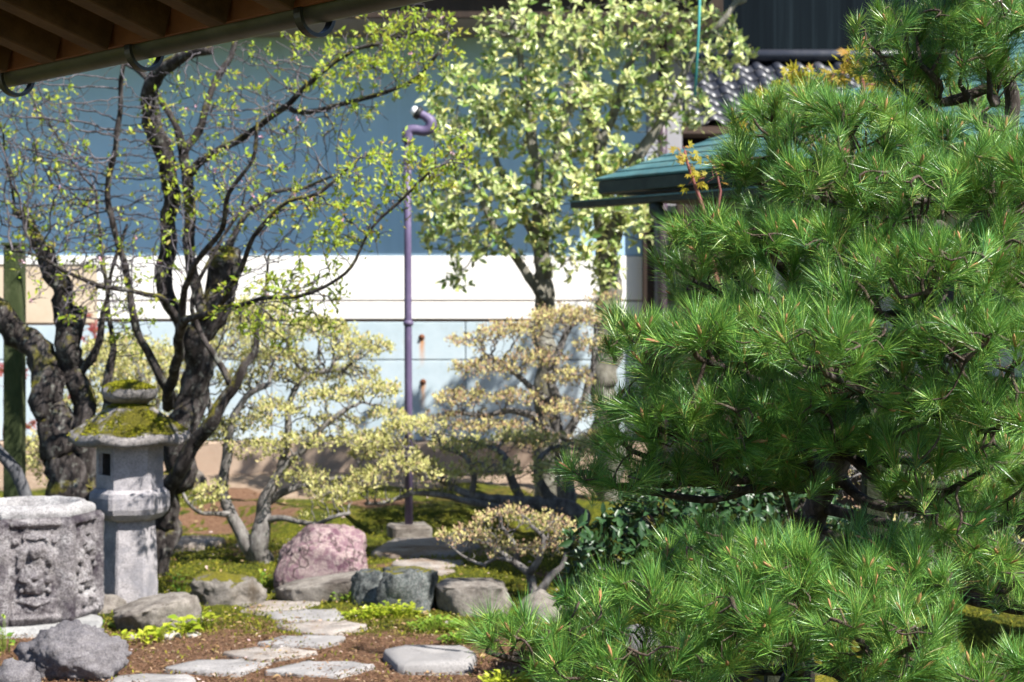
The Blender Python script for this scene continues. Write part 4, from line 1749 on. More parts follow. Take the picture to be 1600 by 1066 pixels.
def cherry_main():
    rng = np.random.default_rng(21)
    d = 11.2
    root = empty('cherry_tree', tuple(ground_at(255, 893)), 'old cherry tree with thick mossy cut trunk behind the stone lantern', 'tree')
    L = []

    def limb(name, pts, dd=d):
        P, R = pxline(pts, dd)
        L.append((name, P, R))
    limb('trunk', [(240, 905, 26), (252, 830, 24), (268, 760, 22), (285, 690, 24), (300, 630, 24), (305, 570, 21), (318, 515, 22), (334, 465, 23), (345, 420, 24), (350, 396, 25)])
    limb('branch', [(303, 590, 11, 11.2), (280, 500, 12, 11.3), (258, 430, 14, 11.35), (264, 360, 12, 11.35), (268, 300, 13, 11.3), (252, 235, 15, 11.2), (236, 190, 15, 11.1), (230, 150, 13, 11.0), (248, 115, 12, 10.9), (285, 92, 10, 10.8), (330, 80, 8, 10.7)])
    limb('branch', [(318, 500, 9, 11.1), (300, 400, 9), (298, 330, 9), (290, 270, 9), (288, 236, 7), (304, 215, 6.5), (324, 165, 5.5), (340, 120, 5), (360, 88, 4.5), (372, 55, 4)])
    limb('branch', [(288, 240, 8), (272, 190, 5), (250, 155, 4.5), (220, 112, 4), (190, 95, 3)])
    limb('branch', [(292, 275, 8), (315, 250, 6), (338, 236, 5.5, 11.0), (378, 216, 5.5, 10.9), (422, 182, 5, 10.7), (452, 162, 5, 10.6), (490, 125, 4, 10.5), (540, 85, 3.5, 10.4), (610, 62, 3, 10.3), (690, 38, 2, 10.2)])
    limb('branch', [(449, 165, 4.5, 10.6), (473, 176, 4, 10.6), (530, 164, 4, 10.5), (580, 152, 3.6, 10.5), (641, 128, 3.2, 10.4), (679, 91, 2.6, 10.3), (700, 62, 2, 10.3)])
    limb('branch', [(270, 625, 8, 11.0), (260, 600, 7.5, 10.9), (236, 559, 6.5, 10.8), (209, 502, 6, 10.7), (199, 434, 5.5, 10.7), (182, 367, 5, 10.7), (168, 300, 4.5, 10.7), (178, 238, 4.5, 10.6), (187, 176, 4, 10.6), (193, 100, 3.5, 10.5)])
    limb('branch', [(262, 640, 9, 11.0), (268, 596, 8.5, 10.8), (277, 553, 8, 10.5), (284, 505, 7.5, 10.25), (305, 498, 6, 10.1), (340, 485, 4.4, 9.9), (371, 476, 4, 9.7), (420, 465, 3.5, 9.5), (473, 461, 3.1, 9.4), (540, 428, 2.7, 9.3), (580, 358, 2.3, 9.3), (628, 311, 2.6, 9.3), (680, 262, 2, 9.3)])
    limb('branch', [(340, 485, 5, 9.9), (372, 430, 4.5, 9.6), (398, 370, 4, 9.4), (440, 320, 3.6, 9.3), (500, 300, 3, 9.2), (560, 250, 2, 9.2)])
    limb('branch', [(284, 505, 7, 10.25), (286, 470, 5.5, 10.15), (300, 420, 5, 9.9), (345, 360, 4, 9.6), (360, 300, 3.6, 9.4), (395, 250, 3, 9.3), (400, 190, 2.4, 9.3)])
    limb('branch', [(282, 508, 7, 10.7), (262, 478, 5, 10.6), (250, 465, 4.5, 10.5), (216, 458, 4, 10.4), (162, 448, 3.8, 10.3), (130, 436, 3.6, 10.3), (100, 424, 3, 10.3), (60, 400, 2.6, 10.2), (20, 392, 2, 10.2)])
    limb('branch', [(250, 800, 13, 11.0), (290, 712, 12, 10.8), (338, 647, 10.5, 10.7), (368, 602, 9, 10.7), (385, 570, 7, 10.7), (400, 548, 6, 10.7), (402, 500, 3, 10.7), (415, 450, 2.5, 10.7), (420, 400, 2, 10.7)])
    limb('branch', [(364, 606, 7, 10.7), (352, 580, 5.5, 10.7), (338, 558, 5, 10.7), (312, 520, 4.5, 10.7), (300, 470, 3.5, 10.7), (330, 400, 3, 10.7), (375, 330, 2.5, 10.7)])
    limb('branch', [(345, 420, 8), (365, 370, 5), (392, 330, 4), (432, 300, 3.4), (480, 292, 3), (530, 270, 2)])
    pads = [(100, 300, 130, 160, 10.6, .9), (300, 200, 130, 120, 10.8, .8), (470, 150, 150, 110, 10.6, .8), (610, 90, 120, 75, 10.4, .6), (660, 60, 80, 60, 10.3, .5),
            (625, 270, 85, 65, 9.4, .5), (530, 310, 120, 110, 9.5, .6), (440, 470, 120, 80, 9.8, .6), (400, 280, 90, 90, 9.4, .5), (150, 440, 130, 80, 10.4, .7), (700, 255, 60, 60, 9.4, .4), (330, 330, 180, 110, 10.7, .7), (60, 200, 90, 110, 10.4, .6)]
    A = ellipsoid_pts(pads, 4600, rng, .15)
    P, par, r, kids, depth, D, ns = grow_plant(root, L, A, M['bark_cherry'], rng, .05, .055, .19, .0026, 90, (0, 0, .10), .20, .0105, 16, .05, expo=3.2, mat_twig=M['twig_cherry'])
    young_leaves(root, P, D, depth, ns, r, rng, M['leaf_cherry'], .20, .036, 'leaves')
    # leafier ends over the pipe
    c1 = [at(640, 110, 10.4), at(640, 270, 9.4), at(560, 380, 9.5), at(450, 500, 9.8), at(560, 90, 10.5)]
    young_leaves(root, P, D, depth, ns, r, rng, M['leaf_cherry'], .80, .038, 'leaves', None,
                 lambda p: np.min([np.linalg.norm((p - c) * np.array([1, .6, 1.2]), axis=1) for c in c1], axis=0) < .42)
    # a few late blossoms
    idx = rng.choice(np.where((np.arange(len(P)) >= ns) & (depth <= 1))[0], 60)
    pos = np.repeat(P[idx], 5, 0)
    dirs = rand_dirs(len(pos), rng) + np.array([0, -.3, 0])
    mb = MB()
    leaves(mb, pos, dirs, rand_dirs(len(pos), rng), .018, .014, rng.random(len(pos)), '4')
    mb.build('blossoms', M['petal'], root, 'stuff')
    return root


cherry_main()


def cherry_old():
    rng = np.random.default_rng(22)
    d = 11.0
    root = empty('gnarled_tree', tuple(ground_at(125, 905)), 'gnarled leaning old tree with hollow stub behind the carved basin', 'tree')
    L = []

    def limb(name, pts, dd=d):
        P, R = pxline(pts, dd)
        L.append((name, P, R))
    limb('trunk', [(128, 915, 40), (122, 830, 38), (116, 760, 36), (104, 700, 31), (88, 640, 27), (74, 590, 24), (60, 552, 22), (34, 526, 20), (4, 498, 18), (-25, 455, 15), (-40, 400, 12)])
    limb('branch', [(135, 800, 22), (132, 720, 20), (126, 650, 17), (116, 590, 17), (108, 530, 17), (100, 490, 17), (92, 445, 16), (76, 410, 14), (56, 380, 12), (44, 352, 10), (20, 330, 6)])
    limb('branch', [(112, 540, 13), (122, 505, 11), (128, 478, 10)])
    limb('branch', [(118, 600, 8), (150, 540, 6), (165, 480, 4), (175, 420, 3), (200, 350, 2)])
    limb('branch', [(150, 800, 16), (160, 700, 12), (170, 600, 8), (176, 540, 5), (170, 480, 3.5), (160, 400, 3), (150, 300, 2)])
    pads = [(60, 300, 110, 120, 10.8, .7), (150, 420, 70, 70, 11.0, .5), (30, 180, 70, 80, 10.6, .5), (200, 520, 50, 60, 11, .4)]
    A = ellipsoid_pts(pads, 1000, rng, .15)
    P, par, r, kids, depth, D, ns = grow_plant(root, L, A, M['bark_cherry'], rng, .05, .055, .20, .0026, 90, (0, 0, .10), .34, .0105, 20, .04, expo=3.2, mat_twig=M['twig_cherry'])
    young_leaves(root, P, D, depth, ns, r, rng, M['leaf_cherry'], .24, .036)
    return root


cherry_old()

M['bark_ever'] = m_bark('pale_smooth_bark', [(.07, .065, .05), (.16, .15, .12), (.30, .28, .24)], .16, .5, 10)
M['leaf_ever'] = m_leaf('pale_evergreen_leaf', [(0, (.07, .15, .03)), (.2, (.19, .30, .06)), (.42, (.44, .52, .18)), (.85, (.64, .66, .34)), (1, (.62, .54, .16))], .3, .33, .5)


def rosettes(P, D, depth, ns, rng, maxd, per, spread=.9, upv=.35):
    idx = np.where((np.arange(len(P)) >= ns) & (depth <= maxd))[0]
    k = rng.integers(per[0], per[1] + 1, len(idx))
    pick = np.repeat(idx, k)
    m = len(pick)
    side = rand_dirs(m, rng)
    dirs = D[pick] * .45 + side * spread + np.array([0, 0, upv])
    nr = np.array([.45, -.55, .6]) + rand_dirs(m, rng) * .6
    pos = P[pick] + rng.normal(0, .008, (m, 3))
    return pos, dirs, nr, pick


def big_leaf_parts(root, mat, pos, dirs, nr, L, W, rng, name='leaf', limit=300):
    """the leaves that show largest as single parts sharing one mesh; returns the mask of those left over"""
    px = 800 + F * pos[:, 0] / pos[:, 1]
    py = HY - F * (pos[:, 2] - EYE) / pos[:, 1]
    vis = (px > 20) & (px < 1580) & (py > 10) & (py < 1050)
    score = np.where(vis, L / pos[:, 1] * rng.uniform(.8, 1.2, len(L)) - pos[:, 1] * .0012, -1)
    pick = np.argsort(-score)[:limit]
    mb = MB()
    mb.add(LEAF6 * np.array([1, .42, 1]), None, LEAF6_T)
    me = mb.mesh(name, mat)
    d, s, u = orient(dirs, nr)
    inv = world_of(root).inverted()
    for i in pick:
        o = bpy.data.objects.new(name, me)
        COL.objects.link(o)
        o.parent = root
        k = float(L[i])
        m = Matrix(((d[i, 0] * k, s[i, 0] * k, u[i, 0] * k, pos[i, 0]), (d[i, 1] * k, s[i, 1] * k, u[i, 1] * k, pos[i, 1]),
                    (d[i, 2] * k, s[i, 2] * k, u[i, 2] * k, pos[i, 2]), (0, 0, 0, 1)))
        o.matrix_local = inv @ m
    rest = np.ones(len(L), bool)
    rest[pick] = False
    return rest


def evergreen(label, limbs, pads, n, seed, base, leafL=.076, single=True):
    rng = np.random.default_rng(seed)
    root = empty('evergreen_tree', tuple(base), label, 'tree')
    L = []
    for name, pts, dd in limbs:
        P, R = pxline(pts, dd)
        L.append((name, P, R))
    A = ellipsoid_pts(pads, n, rng, .2)
    P, par, r, kids, depth, D, ns = grow_plant(root, L, A, M['bark_ever'], rng, .06, .07, .25, .0028, 90, (0, 0, .06), .10, .013, 14, .06)
    pos, dirs, nr, pick = rosettes(P, D, depth, ns, rng, 2, (4, 7))
    m = len(pos)
    ln = rng.uniform(.7, 1.25, m) * leafL
    rest = big_leaf_parts(root, M['leaf_ever'], pos, dirs, nr, ln, ln * .42, rng) if single else np.ones(m, bool)
    mb = MB()
    leaves(mb, pos[rest], dirs[rest], nr[rest], ln[rest], ln[rest] * .42, rng.random(rest.sum()), '6')
    mb.build('leaves', M['leaf_ever'], root, 'stuff')
    return root


evergreen('pale leaved evergreen with several slim stems before the white wall', [
    ('trunk', [(853, 830, 20), (852, 700, 18), (851, 560, 17), (850, 478, 16), (847, 434, 14), (844, 367, 12), (841, 290, 10), (834, 230, 9), (829, 189, 8), (824, 150, 7), (815, 90, 5), (800, 30, 4)], 14.0),
    ('branch', [(850, 470, 9), (832, 444, 8), (812, 408, 7), (787, 380, 6), (760, 330, 5), (735, 270, 4), (715, 210, 3)], 13.9),
    ('branch', [(845, 380, 10), (858, 310, 8), (870, 250, 8), (880, 190, 7), (891, 142, 6), (905, 90, 5), (900, 30, 4)], 14.0),
    ('branch', [(847, 400, 8), (820, 340, 6), (795, 290, 5), (770, 230, 4), (755, 160, 3)], 14.1),
    ], [(850, 60, 110, 70, 14, .6), (760, 170, 110, 80, 14, .6), (720, 250, 70, 80, 13.9, .5), (860, 170, 100, 80, 13.9, .6), (770, 320, 120, 60, 13.8, .5), (730, 385, 80, 40, 13.8, .4), (880, 300, 70, 80, 13.8, .5), (880, 395, 60, 40, 13.8, .4), (690, 330, 50, 60, 13.8, .4), (720, 430, 35, 25, 13.8, .2)],
    1650, 31, ground_at(853, 806))

evergreen('pale leaved evergreen with ivy dark trunk beside the corner downpipe', [
    ('trunk', [(952, 830, 22), (950, 700, 21), (948, 560, 20), (948, 470, 19), (950, 400, 17), (944, 320, 14), (935, 240, 11), (925, 175, 10), (915, 140, 8), (905, 60, 5), (930, 10, 4)], 14.3),
    ('branch', [(948, 420, 13), (966, 340, 12), (990, 265, 11), (1010, 225, 9), (1036, 189, 8), (1060, 150, 6), (1075, 100, 5), (1100, 60, 4)], 14.2),
    ('branch', [(935, 235, 8), (965, 160, 7), (985, 95, 6), (1003, 62, 5), (1036, 20, 4)], 14.3),
    ('branch', [(946, 330, 7), (900, 280, 5), (880, 220, 4)], 14.3)],
    [(1010, 40, 110, 60, 14.2, .6), (1100, 80, 80, 60, 14.2, .5), (960, 140, 90, 70, 14.3, .6), (1050, 170, 80, 50, 14.2, .5), (940, 260, 70, 60, 14.1, .5), (985, 340, 60, 50, 14.1, .4), (945, 410, 35, 60, 14.0, .3), (1030, 260, 60, 40, 14.2, .4), (950, 340, 50, 60, 14.0, .3), (1250, -90, 130, 70, 14.0, .6), (1350, -190, 130, 80, 14.0, .6), (1130, -60, 90, 60, 14.1, .5)],  # last three pads: unseen crown added to shade the house corner
    1700, 32, ground_at(952, 806))

# ------------------------------------------------------------------ azaleas
M['bark_azalea'] = m_bark('grey_azalea_bark', [(.06, .052, .05), (.17, .155, .145), (.33, .31, .295)], .10, .5, 22)
M['bud'] = m_leaf('pale_yellow_buds', [(0, (.22, .22, .06)), (.3, (.42, .41, .13)), (.75, (.58, .55, .24)), (1, (.44, .31, .18))], .3, .6, .2)
M['bud_brown'] = m_leaf('brownish_buds', [(0, (.22, .13, .09)), (.38, (.38, .25, .16)), (.5, (.50, .45, .17)), (.8, (.58, .53, .22)), (1, (.38, .23, .17))], .25, .65, .2)


def azalea(label, base, limbs, pads, n, seed, bud, bl=.031, wig=.45, step=.036, dk=.04, dens=1.0, branch_r=.009, maxd=1, per=(5, 9)):
    rng = np.random.default_rng(seed)
    root = empty('azalea_shrub', tuple(base), label, 'shrub')
    L = []
    for name, pts, dd in limbs:
        P, R = pxline(pts, dd)
        L.append((name, P, R))
    A = ellipsoid_pts(pads, n, rng, .25, 1.0)
    P, par, r, kids, depth, D, ns = grow_plant(root, L, A, M['bark_azalea'], rng, step, dk, wig, .0021, 100, (0, 0, .03), .22, branch_r, 14, .04)
    pos, dirs, nr, pick = rosettes(P, D, depth, ns, rng, maxd, per, .7, .75)
    keep = rng.random(len(pos)) < dens
    pos, dirs, nr = pos[keep], dirs[keep], nr[keep]
    m = len(pos)
    pos = pos + rng.normal(0, .012, (m, 3))
    ln = rng.uniform(.5, 1.2, m) * bl
    mb = MB()
    leaves(mb, pos, dirs, nr, ln, ln * .5, rng.random(m), '4')
    mb.build('buds', M[bud], root, 'stuff')
    return root


azalea('spreading bare branched azalea with pale buds beside the pink boulder', ground_at(405, 888), [
    ('trunk', [(408, 895, 20), (407, 868, 18), (410, 835, 15), (411, 800, 12), (418, 770, 9), (440, 735, 7), (470, 700, 6), (500, 670, 5), (540, 640, 4)], 11.7),
    ('trunk', [(400, 880, 14), (384, 838, 11), (362, 806, 10), (350, 770, 9), (352, 710, 8), (362, 660, 6), (385, 620, 5), (420, 600, 4)], 11.7),
    ('branch', [(414, 815, 7), (440, 812, 4.5, 11.6), (487, 820, 4, 11.5), (520, 808, 3.5, 11.4), (548, 802, 2.5, 11.4)], 11.7),
    ('branch', [(366, 806, 6), (340, 803, 4, 11.6), (318, 803, 3.5, 11.5), (296, 788, 3, 11.4), (285, 768, 2.5, 11.4)], 11.7),
    ('branch', [(416, 780, 8), (450, 765, 5.5), (500, 752, 4.5), (540, 745, 3.5), (560, 735, 2.5)], 11.8),
    ('branch', [(360, 680, 7), (330, 640, 5), (320, 600, 4)], 11.8),
    ('branch', [(440, 735, 7), (450, 680, 6), (455, 630, 5), (480, 590, 4), (540, 575, 3)], 11.9)],
    [(480, 520, 80, 24, 12.0, .45), (560, 548, 55, 24, 11.9, .35), (430, 562, 60, 22, 11.9, .4), (590, 612, 42, 18, 11.8, .3), (520, 622, 58, 17, 11.8, .35), (430, 642, 52, 18, 11.7, .35), (370, 600, 40, 22, 11.8, .3), (485, 690, 62, 16, 11.7, .35), (565, 692, 46, 14, 11.6, .3), (400, 702, 50, 18, 11.6, .35), (330, 680, 45, 28, 11.8, .3), (520, 772, 46, 16, 11.5, .25), (325, 772, 36, 16, 11.5, .25), (400, 492, 60, 24, 12.0, .35), (540, 588, 60, 18, 12.1, .3), (455, 592, 60, 18, 12.0, .3), (392, 662, 40, 16, 11.8, .3), (600, 652, 36, 13, 11.8, .25), (520, 660, 50, 12, 11.9, .3), (470, 745, 45, 14, 11.7, .3)],
    7600, 41, 'bud')

azalea('pale yellow clipped azalea standing behind the stone lantern', ground_at(200, 812), [
    ('trunk', [(200, 812, 10), (198, 760, 8), (190, 700, 6), (180, 640, 5)], 13.4),
    ('branch', [(198, 750, 6), (225, 690, 5), (250, 620, 4)], 13.4),
    ('branch', [(196, 730, 6), (150, 680, 4), (130, 630, 3)], 13.4)],
    [(185, 580, 75, 60, 13.4, .5), (240, 600, 80, 70, 13.5, .5), (150, 650, 60, 70, 13.3, .4), (230, 690, 60, 60, 13.3, .4), (80, 720, 60, 50, 13.6, .4), (370, 540, 60, 60, 13.8, .4)], 4200, 42, 'bud', dens=1.3, maxd=2)

azalea('tall brown and yellow azalea before the evergreen trunks', ground_at(880, 806), [
    ('trunk', [(882, 820, 16), (884, 760, 14), (876, 700, 11), (868, 640, 9), (862, 580, 7), (880, 530, 5), (900, 500, 4)], 13.2),
    ('branch', [(876, 700, 8), (840, 655, 6), (800, 640, 5), (760, 650, 4), (720, 645, 3)], 13.1),
    ('branch', [(868, 640, 7), (835, 610, 5), (800, 580, 4), (760, 555, 3)], 13.2),
    ('branch', [(880, 690, 8), (905, 640, 6), (925, 580, 5), (930, 530, 4)], 13.1),
    ('branch', [(882, 720, 8), (860, 690, 6), (820, 680, 4), (780, 690, 3)], 13.0)],
    [(890, 500, 66, 22, 13.2, .4), (935, 542, 40, 17, 13.1, .3), (800, 520, 58, 17, 13.2, .4), (738, 536, 40, 14, 13.2, .25), (835, 562, 55, 15, 13.1, .35), (762, 578, 62, 17, 13.1, .35), (890, 592, 46, 18, 13.1, .3), (722, 626, 52, 17, 13.0, .3), (805, 622, 42, 13, 13.0, .3), (900, 642, 58, 18, 12.9, .35), (765, 668, 62, 13, 13.0, .3), (840, 692, 42, 13, 12.9, .3), (932, 690, 52, 18, 12.8, .3), (940, 468, 24, 12, 13.3, .15), (700, 655, 30, 12, 13.0, .2)],
    5600, 43, 'bud_brown', dens=1.25)

azalea('low wide azalea of twisted grey stems before the lilac standpipe', ground_at(880, 822), [
    ('trunk', [(905, 820, 18, 12.4), (885, 798, 16, 12.3), (850, 790, 12, 12.2), (815, 782, 9, 12.1), (770, 778, 7, 12.0), (730, 770, 6, 11.9), (691, 748, 5, 11.9), (660, 728, 4, 11.9), (640, 720, 3, 11.9)], 12.2),
    ('branch', [(840, 788, 9, 12.2), (800, 795, 7, 12.0), (740, 785, 6, 11.9), (700, 775, 5, 11.8), (650, 772, 4, 11.8), (600, 785, 3, 11.8), (570, 788, 2, 11.8)], 12.2),
    ('branch', [(815, 782, 8, 12.1), (800, 750, 7, 12.1), (790, 720, 5, 12.1), (770, 700, 4, 12.1), (740, 690, 3, 12.1)], 12.1),
    ('branch', [(870, 793, 11, 12.3), (850, 760, 7, 12.2), (840, 725, 5, 12.2), (860, 700, 4, 12.2)], 12.2),
    ('branch', [(735, 772, 5.5, 11.9), (740, 740, 4.5, 11.9), (725, 712, 3.5, 11.9), (690, 700, 3, 11.9)], 12.0)],
    [(590, 692, 46, 20, 12.0, .3), (648, 670, 58, 17, 12.1, .35), (640, 730, 52, 18, 11.8, .35), (575, 752, 36, 20, 11.7, .25), (720, 700, 52, 19, 12.1, .35), (765, 734, 58, 18, 11.9, .35), (825, 690, 60, 17, 12.3, .35), (865, 738, 50, 20, 12.0, .3), (690, 745, 40, 14, 11.7, .25), (900, 705, 45, 20, 12.3, .3), (600, 712, 60, 14, 12.0, .3)],
    4400, 44, 'bud', dens=1.2)

azalea('small stunted azalea with open crown growing by the rounded brown rock', ground_at(838, 945), [
    ('trunk', [(838, 948, 10), (832, 915, 8), (826, 893, 7), (806, 880, 5.5), (785, 866, 4.5), (765, 850, 4), (740, 842, 3)], 10.25),
    ('branch', [(838, 935, 8), (860, 905, 6), (880, 885, 4), (885, 860, 3)], 10.2),
    ('branch', [(826, 893, 6), (845, 865, 5), (850, 840, 4), (830, 820, 3)], 10.2),
    ('branch', [(800, 878, 4), (775, 872, 3), (755, 882, 2.4), (725, 870, 2), (700, 850, 1.6)], 10.1),
    ('branch', [(810, 882, 5), (800, 850, 4), (785, 825, 3)], 10.3)],
    [(745, 838, 50, 17, 10.2, .3), (800, 806, 38, 13, 10.3, .25), (848, 820, 44, 16, 10.3, .3), (886, 838, 34, 22, 10.3, .25), (710, 846, 30, 11, 10.1, .2), (852, 860, 44, 13, 10.2, .25), (790, 862, 40, 9, 10.1, .2), (762, 814, 24, 9, 10.3, .15)],
    1400, 45, 'bud_brown', dens=1.2, bl=.024)

# bare twiggy shrub behind the pine
azalea('bare twiggy shrub in the shade behind the pine trunk', ground_at(1450, 905), [
    ('trunk', [(1450, 930, 12), (1455, 860, 9), (1470, 800, 6), (1500, 760, 4)], 7.4),
    ('branch', [(1452, 880, 7), (1410, 800, 5), (1380, 760, 4), (1350, 740, 3)], 7.4),
    ('branch', [(1455, 860, 7), (1520, 810, 5), (1580, 780, 4)], 7.4)],
    [(1340, 745, 60, 50, 7.5, .3), (1450, 740, 80, 60, 7.4, .35), (1560, 760, 70, 60, 7.4, .35), (1420, 800, 80, 40, 7.3, .3), (1545, 860, 70, 40, 7.4, .3)], 2200, 46, 'bud_brown', dens=.35, bl=.02, wig=.5)

# dark camellia-like shrub under the pine
M['leaf_dark'] = m_leaf('dark_glossy_leaf', [(0, (.012, .035, .014)), (.5, (.022, .06, .02)), (1, (.045, .10, .03))], .12, .40, .4)


def dark_shrub():
    rng = np.random.default_rng(51)
    root = empty('camellia_shrub', (float(at(1080, 0, 7.8)[0]), 7.8, 0), 'dark glossy leaved shrub in shade behind the pine', 'shrub')
    L = []
    for pts in ([(1080, 1075, 10), (1080, 960, 8), (1060, 870, 6), (1030, 820, 4)], [(1085, 1000, 7), (1130, 880, 5), (1160, 800, 4)], [(1082, 980, 7), (1000, 900, 5), (950, 860, 3)], [(1100, 940, 6), (1200, 850, 4), (1250, 790, 3)]):
        P, R = pxline(pts, 7.8)
        L.append(('trunk' if not L else 'branch', P, R))
    pads = [(1060, 800, 100, 65, 7.8, .4), (1160, 800, 110, 70, 7.9, .4), (960, 860, 75, 60, 7.7, .35), (1240, 800, 70, 60, 8.0, .3), (1050, 880, 110, 50, 7.6, .3), (1170, 740, 60, 40, 8.0, .3), (1290, 830, 60, 50, 7.6, .3), (1330, 880, 60, 40, 7.5, .3), (920, 920, 50, 40, 7.7, .3)]
    A = ellipsoid_pts(pads, 3200, rng, .3)
    P, par, r, kids, depth, D, ns = grow_plant(root, L, A, M['bark_cherry'], rng, .05, .055, .25, .002, 70, (0, 0, .05), .1, .009, 10, .06)
    pos, dirs, nr, pick = rosettes(P, D, depth, ns, rng, 4, (3, 5))
    m = len(pos)
    ln = rng.uniform(.7, 1.3, m) * .062
    rest = big_leaf_parts(root, M['leaf_dark'], pos, dirs, nr, ln, ln * .42, rng)
    mb = MB()
    leaves(mb, pos[rest], dirs[rest], nr[rest], ln[rest], ln[rest] * .42, rng.random(rest.sum()), '6')
    mb.build('leaves', M['leaf_dark'], root, 'stuff')


dark_shrub()

# ------------------------------------------------------------------ maple sprays by the copper roof
M['leaf_maple'] = m_leaf('young_maple_leaf', [(0, (.34, .30, .02)), (.6, (.42, .35, .03)), (1, (.36, .15, .04))], .5, .5, .3)
M['stem_red'] = m_simple('red_young_stem', [(.16, .05, .05), (.24, .09, .07)], 20, .6, .2, .002)


def maple(label, stems, pads, n, seed, base, size=.055, mat='leaf_maple'):
    rng = np.random.default_rng(seed)
    root = empty('maple_tree', tuple(base), label, 'tree')
    L = []
    for pts, dd in stems:
        P, R = pxline(pts, dd)
        L.append(('trunk' if not L else 'branch', P, R))
    A = ellipsoid_pts(pads, n, rng, .1)
    P, par, r, kids, depth, D, ns = grow_plant(root, L, A, M['stem_red'], rng, .035, .04, .2, .0016, 60, (0, 0, .05), .05, .02, 8, .06)
    pos, dirs, nr, pick = rosettes(P, D, depth, ns, rng, 2, (1, 3), 1.0, .1)
    m = len(pos)
    # palmate leaf: five narrow lobes
    mb = MB()
    d, s, u = orient(dirs, nr)
    rr = rng.random(m)
    sz = rng.uniform(.6, 1.2, m) * size
    for a, k in ((-72, .62), (-36, .88), (0, 1), (36, .88), (72, .62)):
        ca, sa = math.cos(math.radians(a)), math.sin(math.radians(a))
        leaves(mb, pos + d * .01, d * ca + s * sa, u, sz * k, sz * .26, rr, '4')
    mb.build('leaves', M[mat], root, 'stuff')


maple('young maple with yellow leaves between tile roof and pine', [([(1330, 300, 10), (1325, 200, 7), (1300, 150, 4), (1270, 125, 3)], 8.6), ([(1325, 210, 6), (1350, 140, 4), (1340, 95, 3)], 8.6), ([(1326, 240, 5), (1230, 200, 3), (1180, 215, 2)], 8.5)],
      [(1275, 125, 60, 22, 8.6, .25), (1340, 100, 35, 30, 8.6, .2), (1400, 130, 50, 25, 8.6, .2), (1200, 165, 35, 30, 8.5, .2), (1160, 195, 25, 18, 8.5, .2)], 420, 61, (float(at(1330, 0, 8.6)[0]), 8.6, 0))
maple('red stemmed maple shoot with orange tinted leaves before the copper eave', [([(1130, 520, 6, 7.4), (1110, 380, 4, 7.4), (1090, 300, 3, 7.4), (1076, 262, 2, 7.4), (1070, 235, 1.5, 7.4)], 7.4), ([(1108, 370, 3), (1125, 300, 2), (1112, 255, 1.5)], 7.4)],
      [(1070, 245, 22, 28, 7.4, .12), (1115, 262, 28, 22, 7.4, .12), (1085, 285, 25, 14, 7.4, .1)], 120, 62, (float(at(1130, 0, 7.4)[0]), 7.4, 0), .034)

M['leaf_red'] = m_leaf('dark_red_leaf', [(0, (.16, .02, .03)), (.6, (.28, .04, .06)), (1, (.36, .10, .10))], .4, .5, .3)
maple('dark red leaved maple sapling between wooden post and pale blue wall', [([(20, 850, 6), (15, 740, 5), (8, 640, 4), (12, 570, 2.5)], 14.2), ([(14, 720, 4), (80, 660, 3), (140, 560, 2.5), (150, 500, 2)], 14.2)],
      [(15, 600, 45, 55, 14.2, .3), (60, 655, 50, 20, 14.2, .3), (140, 515, 50, 22, 14.2, .3), (90, 470, 40, 25, 14.2, .3)], 46, 63, (float(at(20, 0, 14.2)[0]), 14.2, .15), .06, 'leaf_red')
# ------------------------------------------------------------------ ground plants
M['leaf_lime'] = m_leaf('lime_green_leaf', [(0, (.20, .30, .02)), (.5, (.38, .46, .03)), (1, (.50, .52, .06))], .4, .4, .4)
M['leaf_fresh'] = m_leaf('fresh_green_leaf', [(0, (.07, .17, .02)), (.5, (.16, .30, .03)), (1, (.34, .42, .06))], .35, .4, .4)


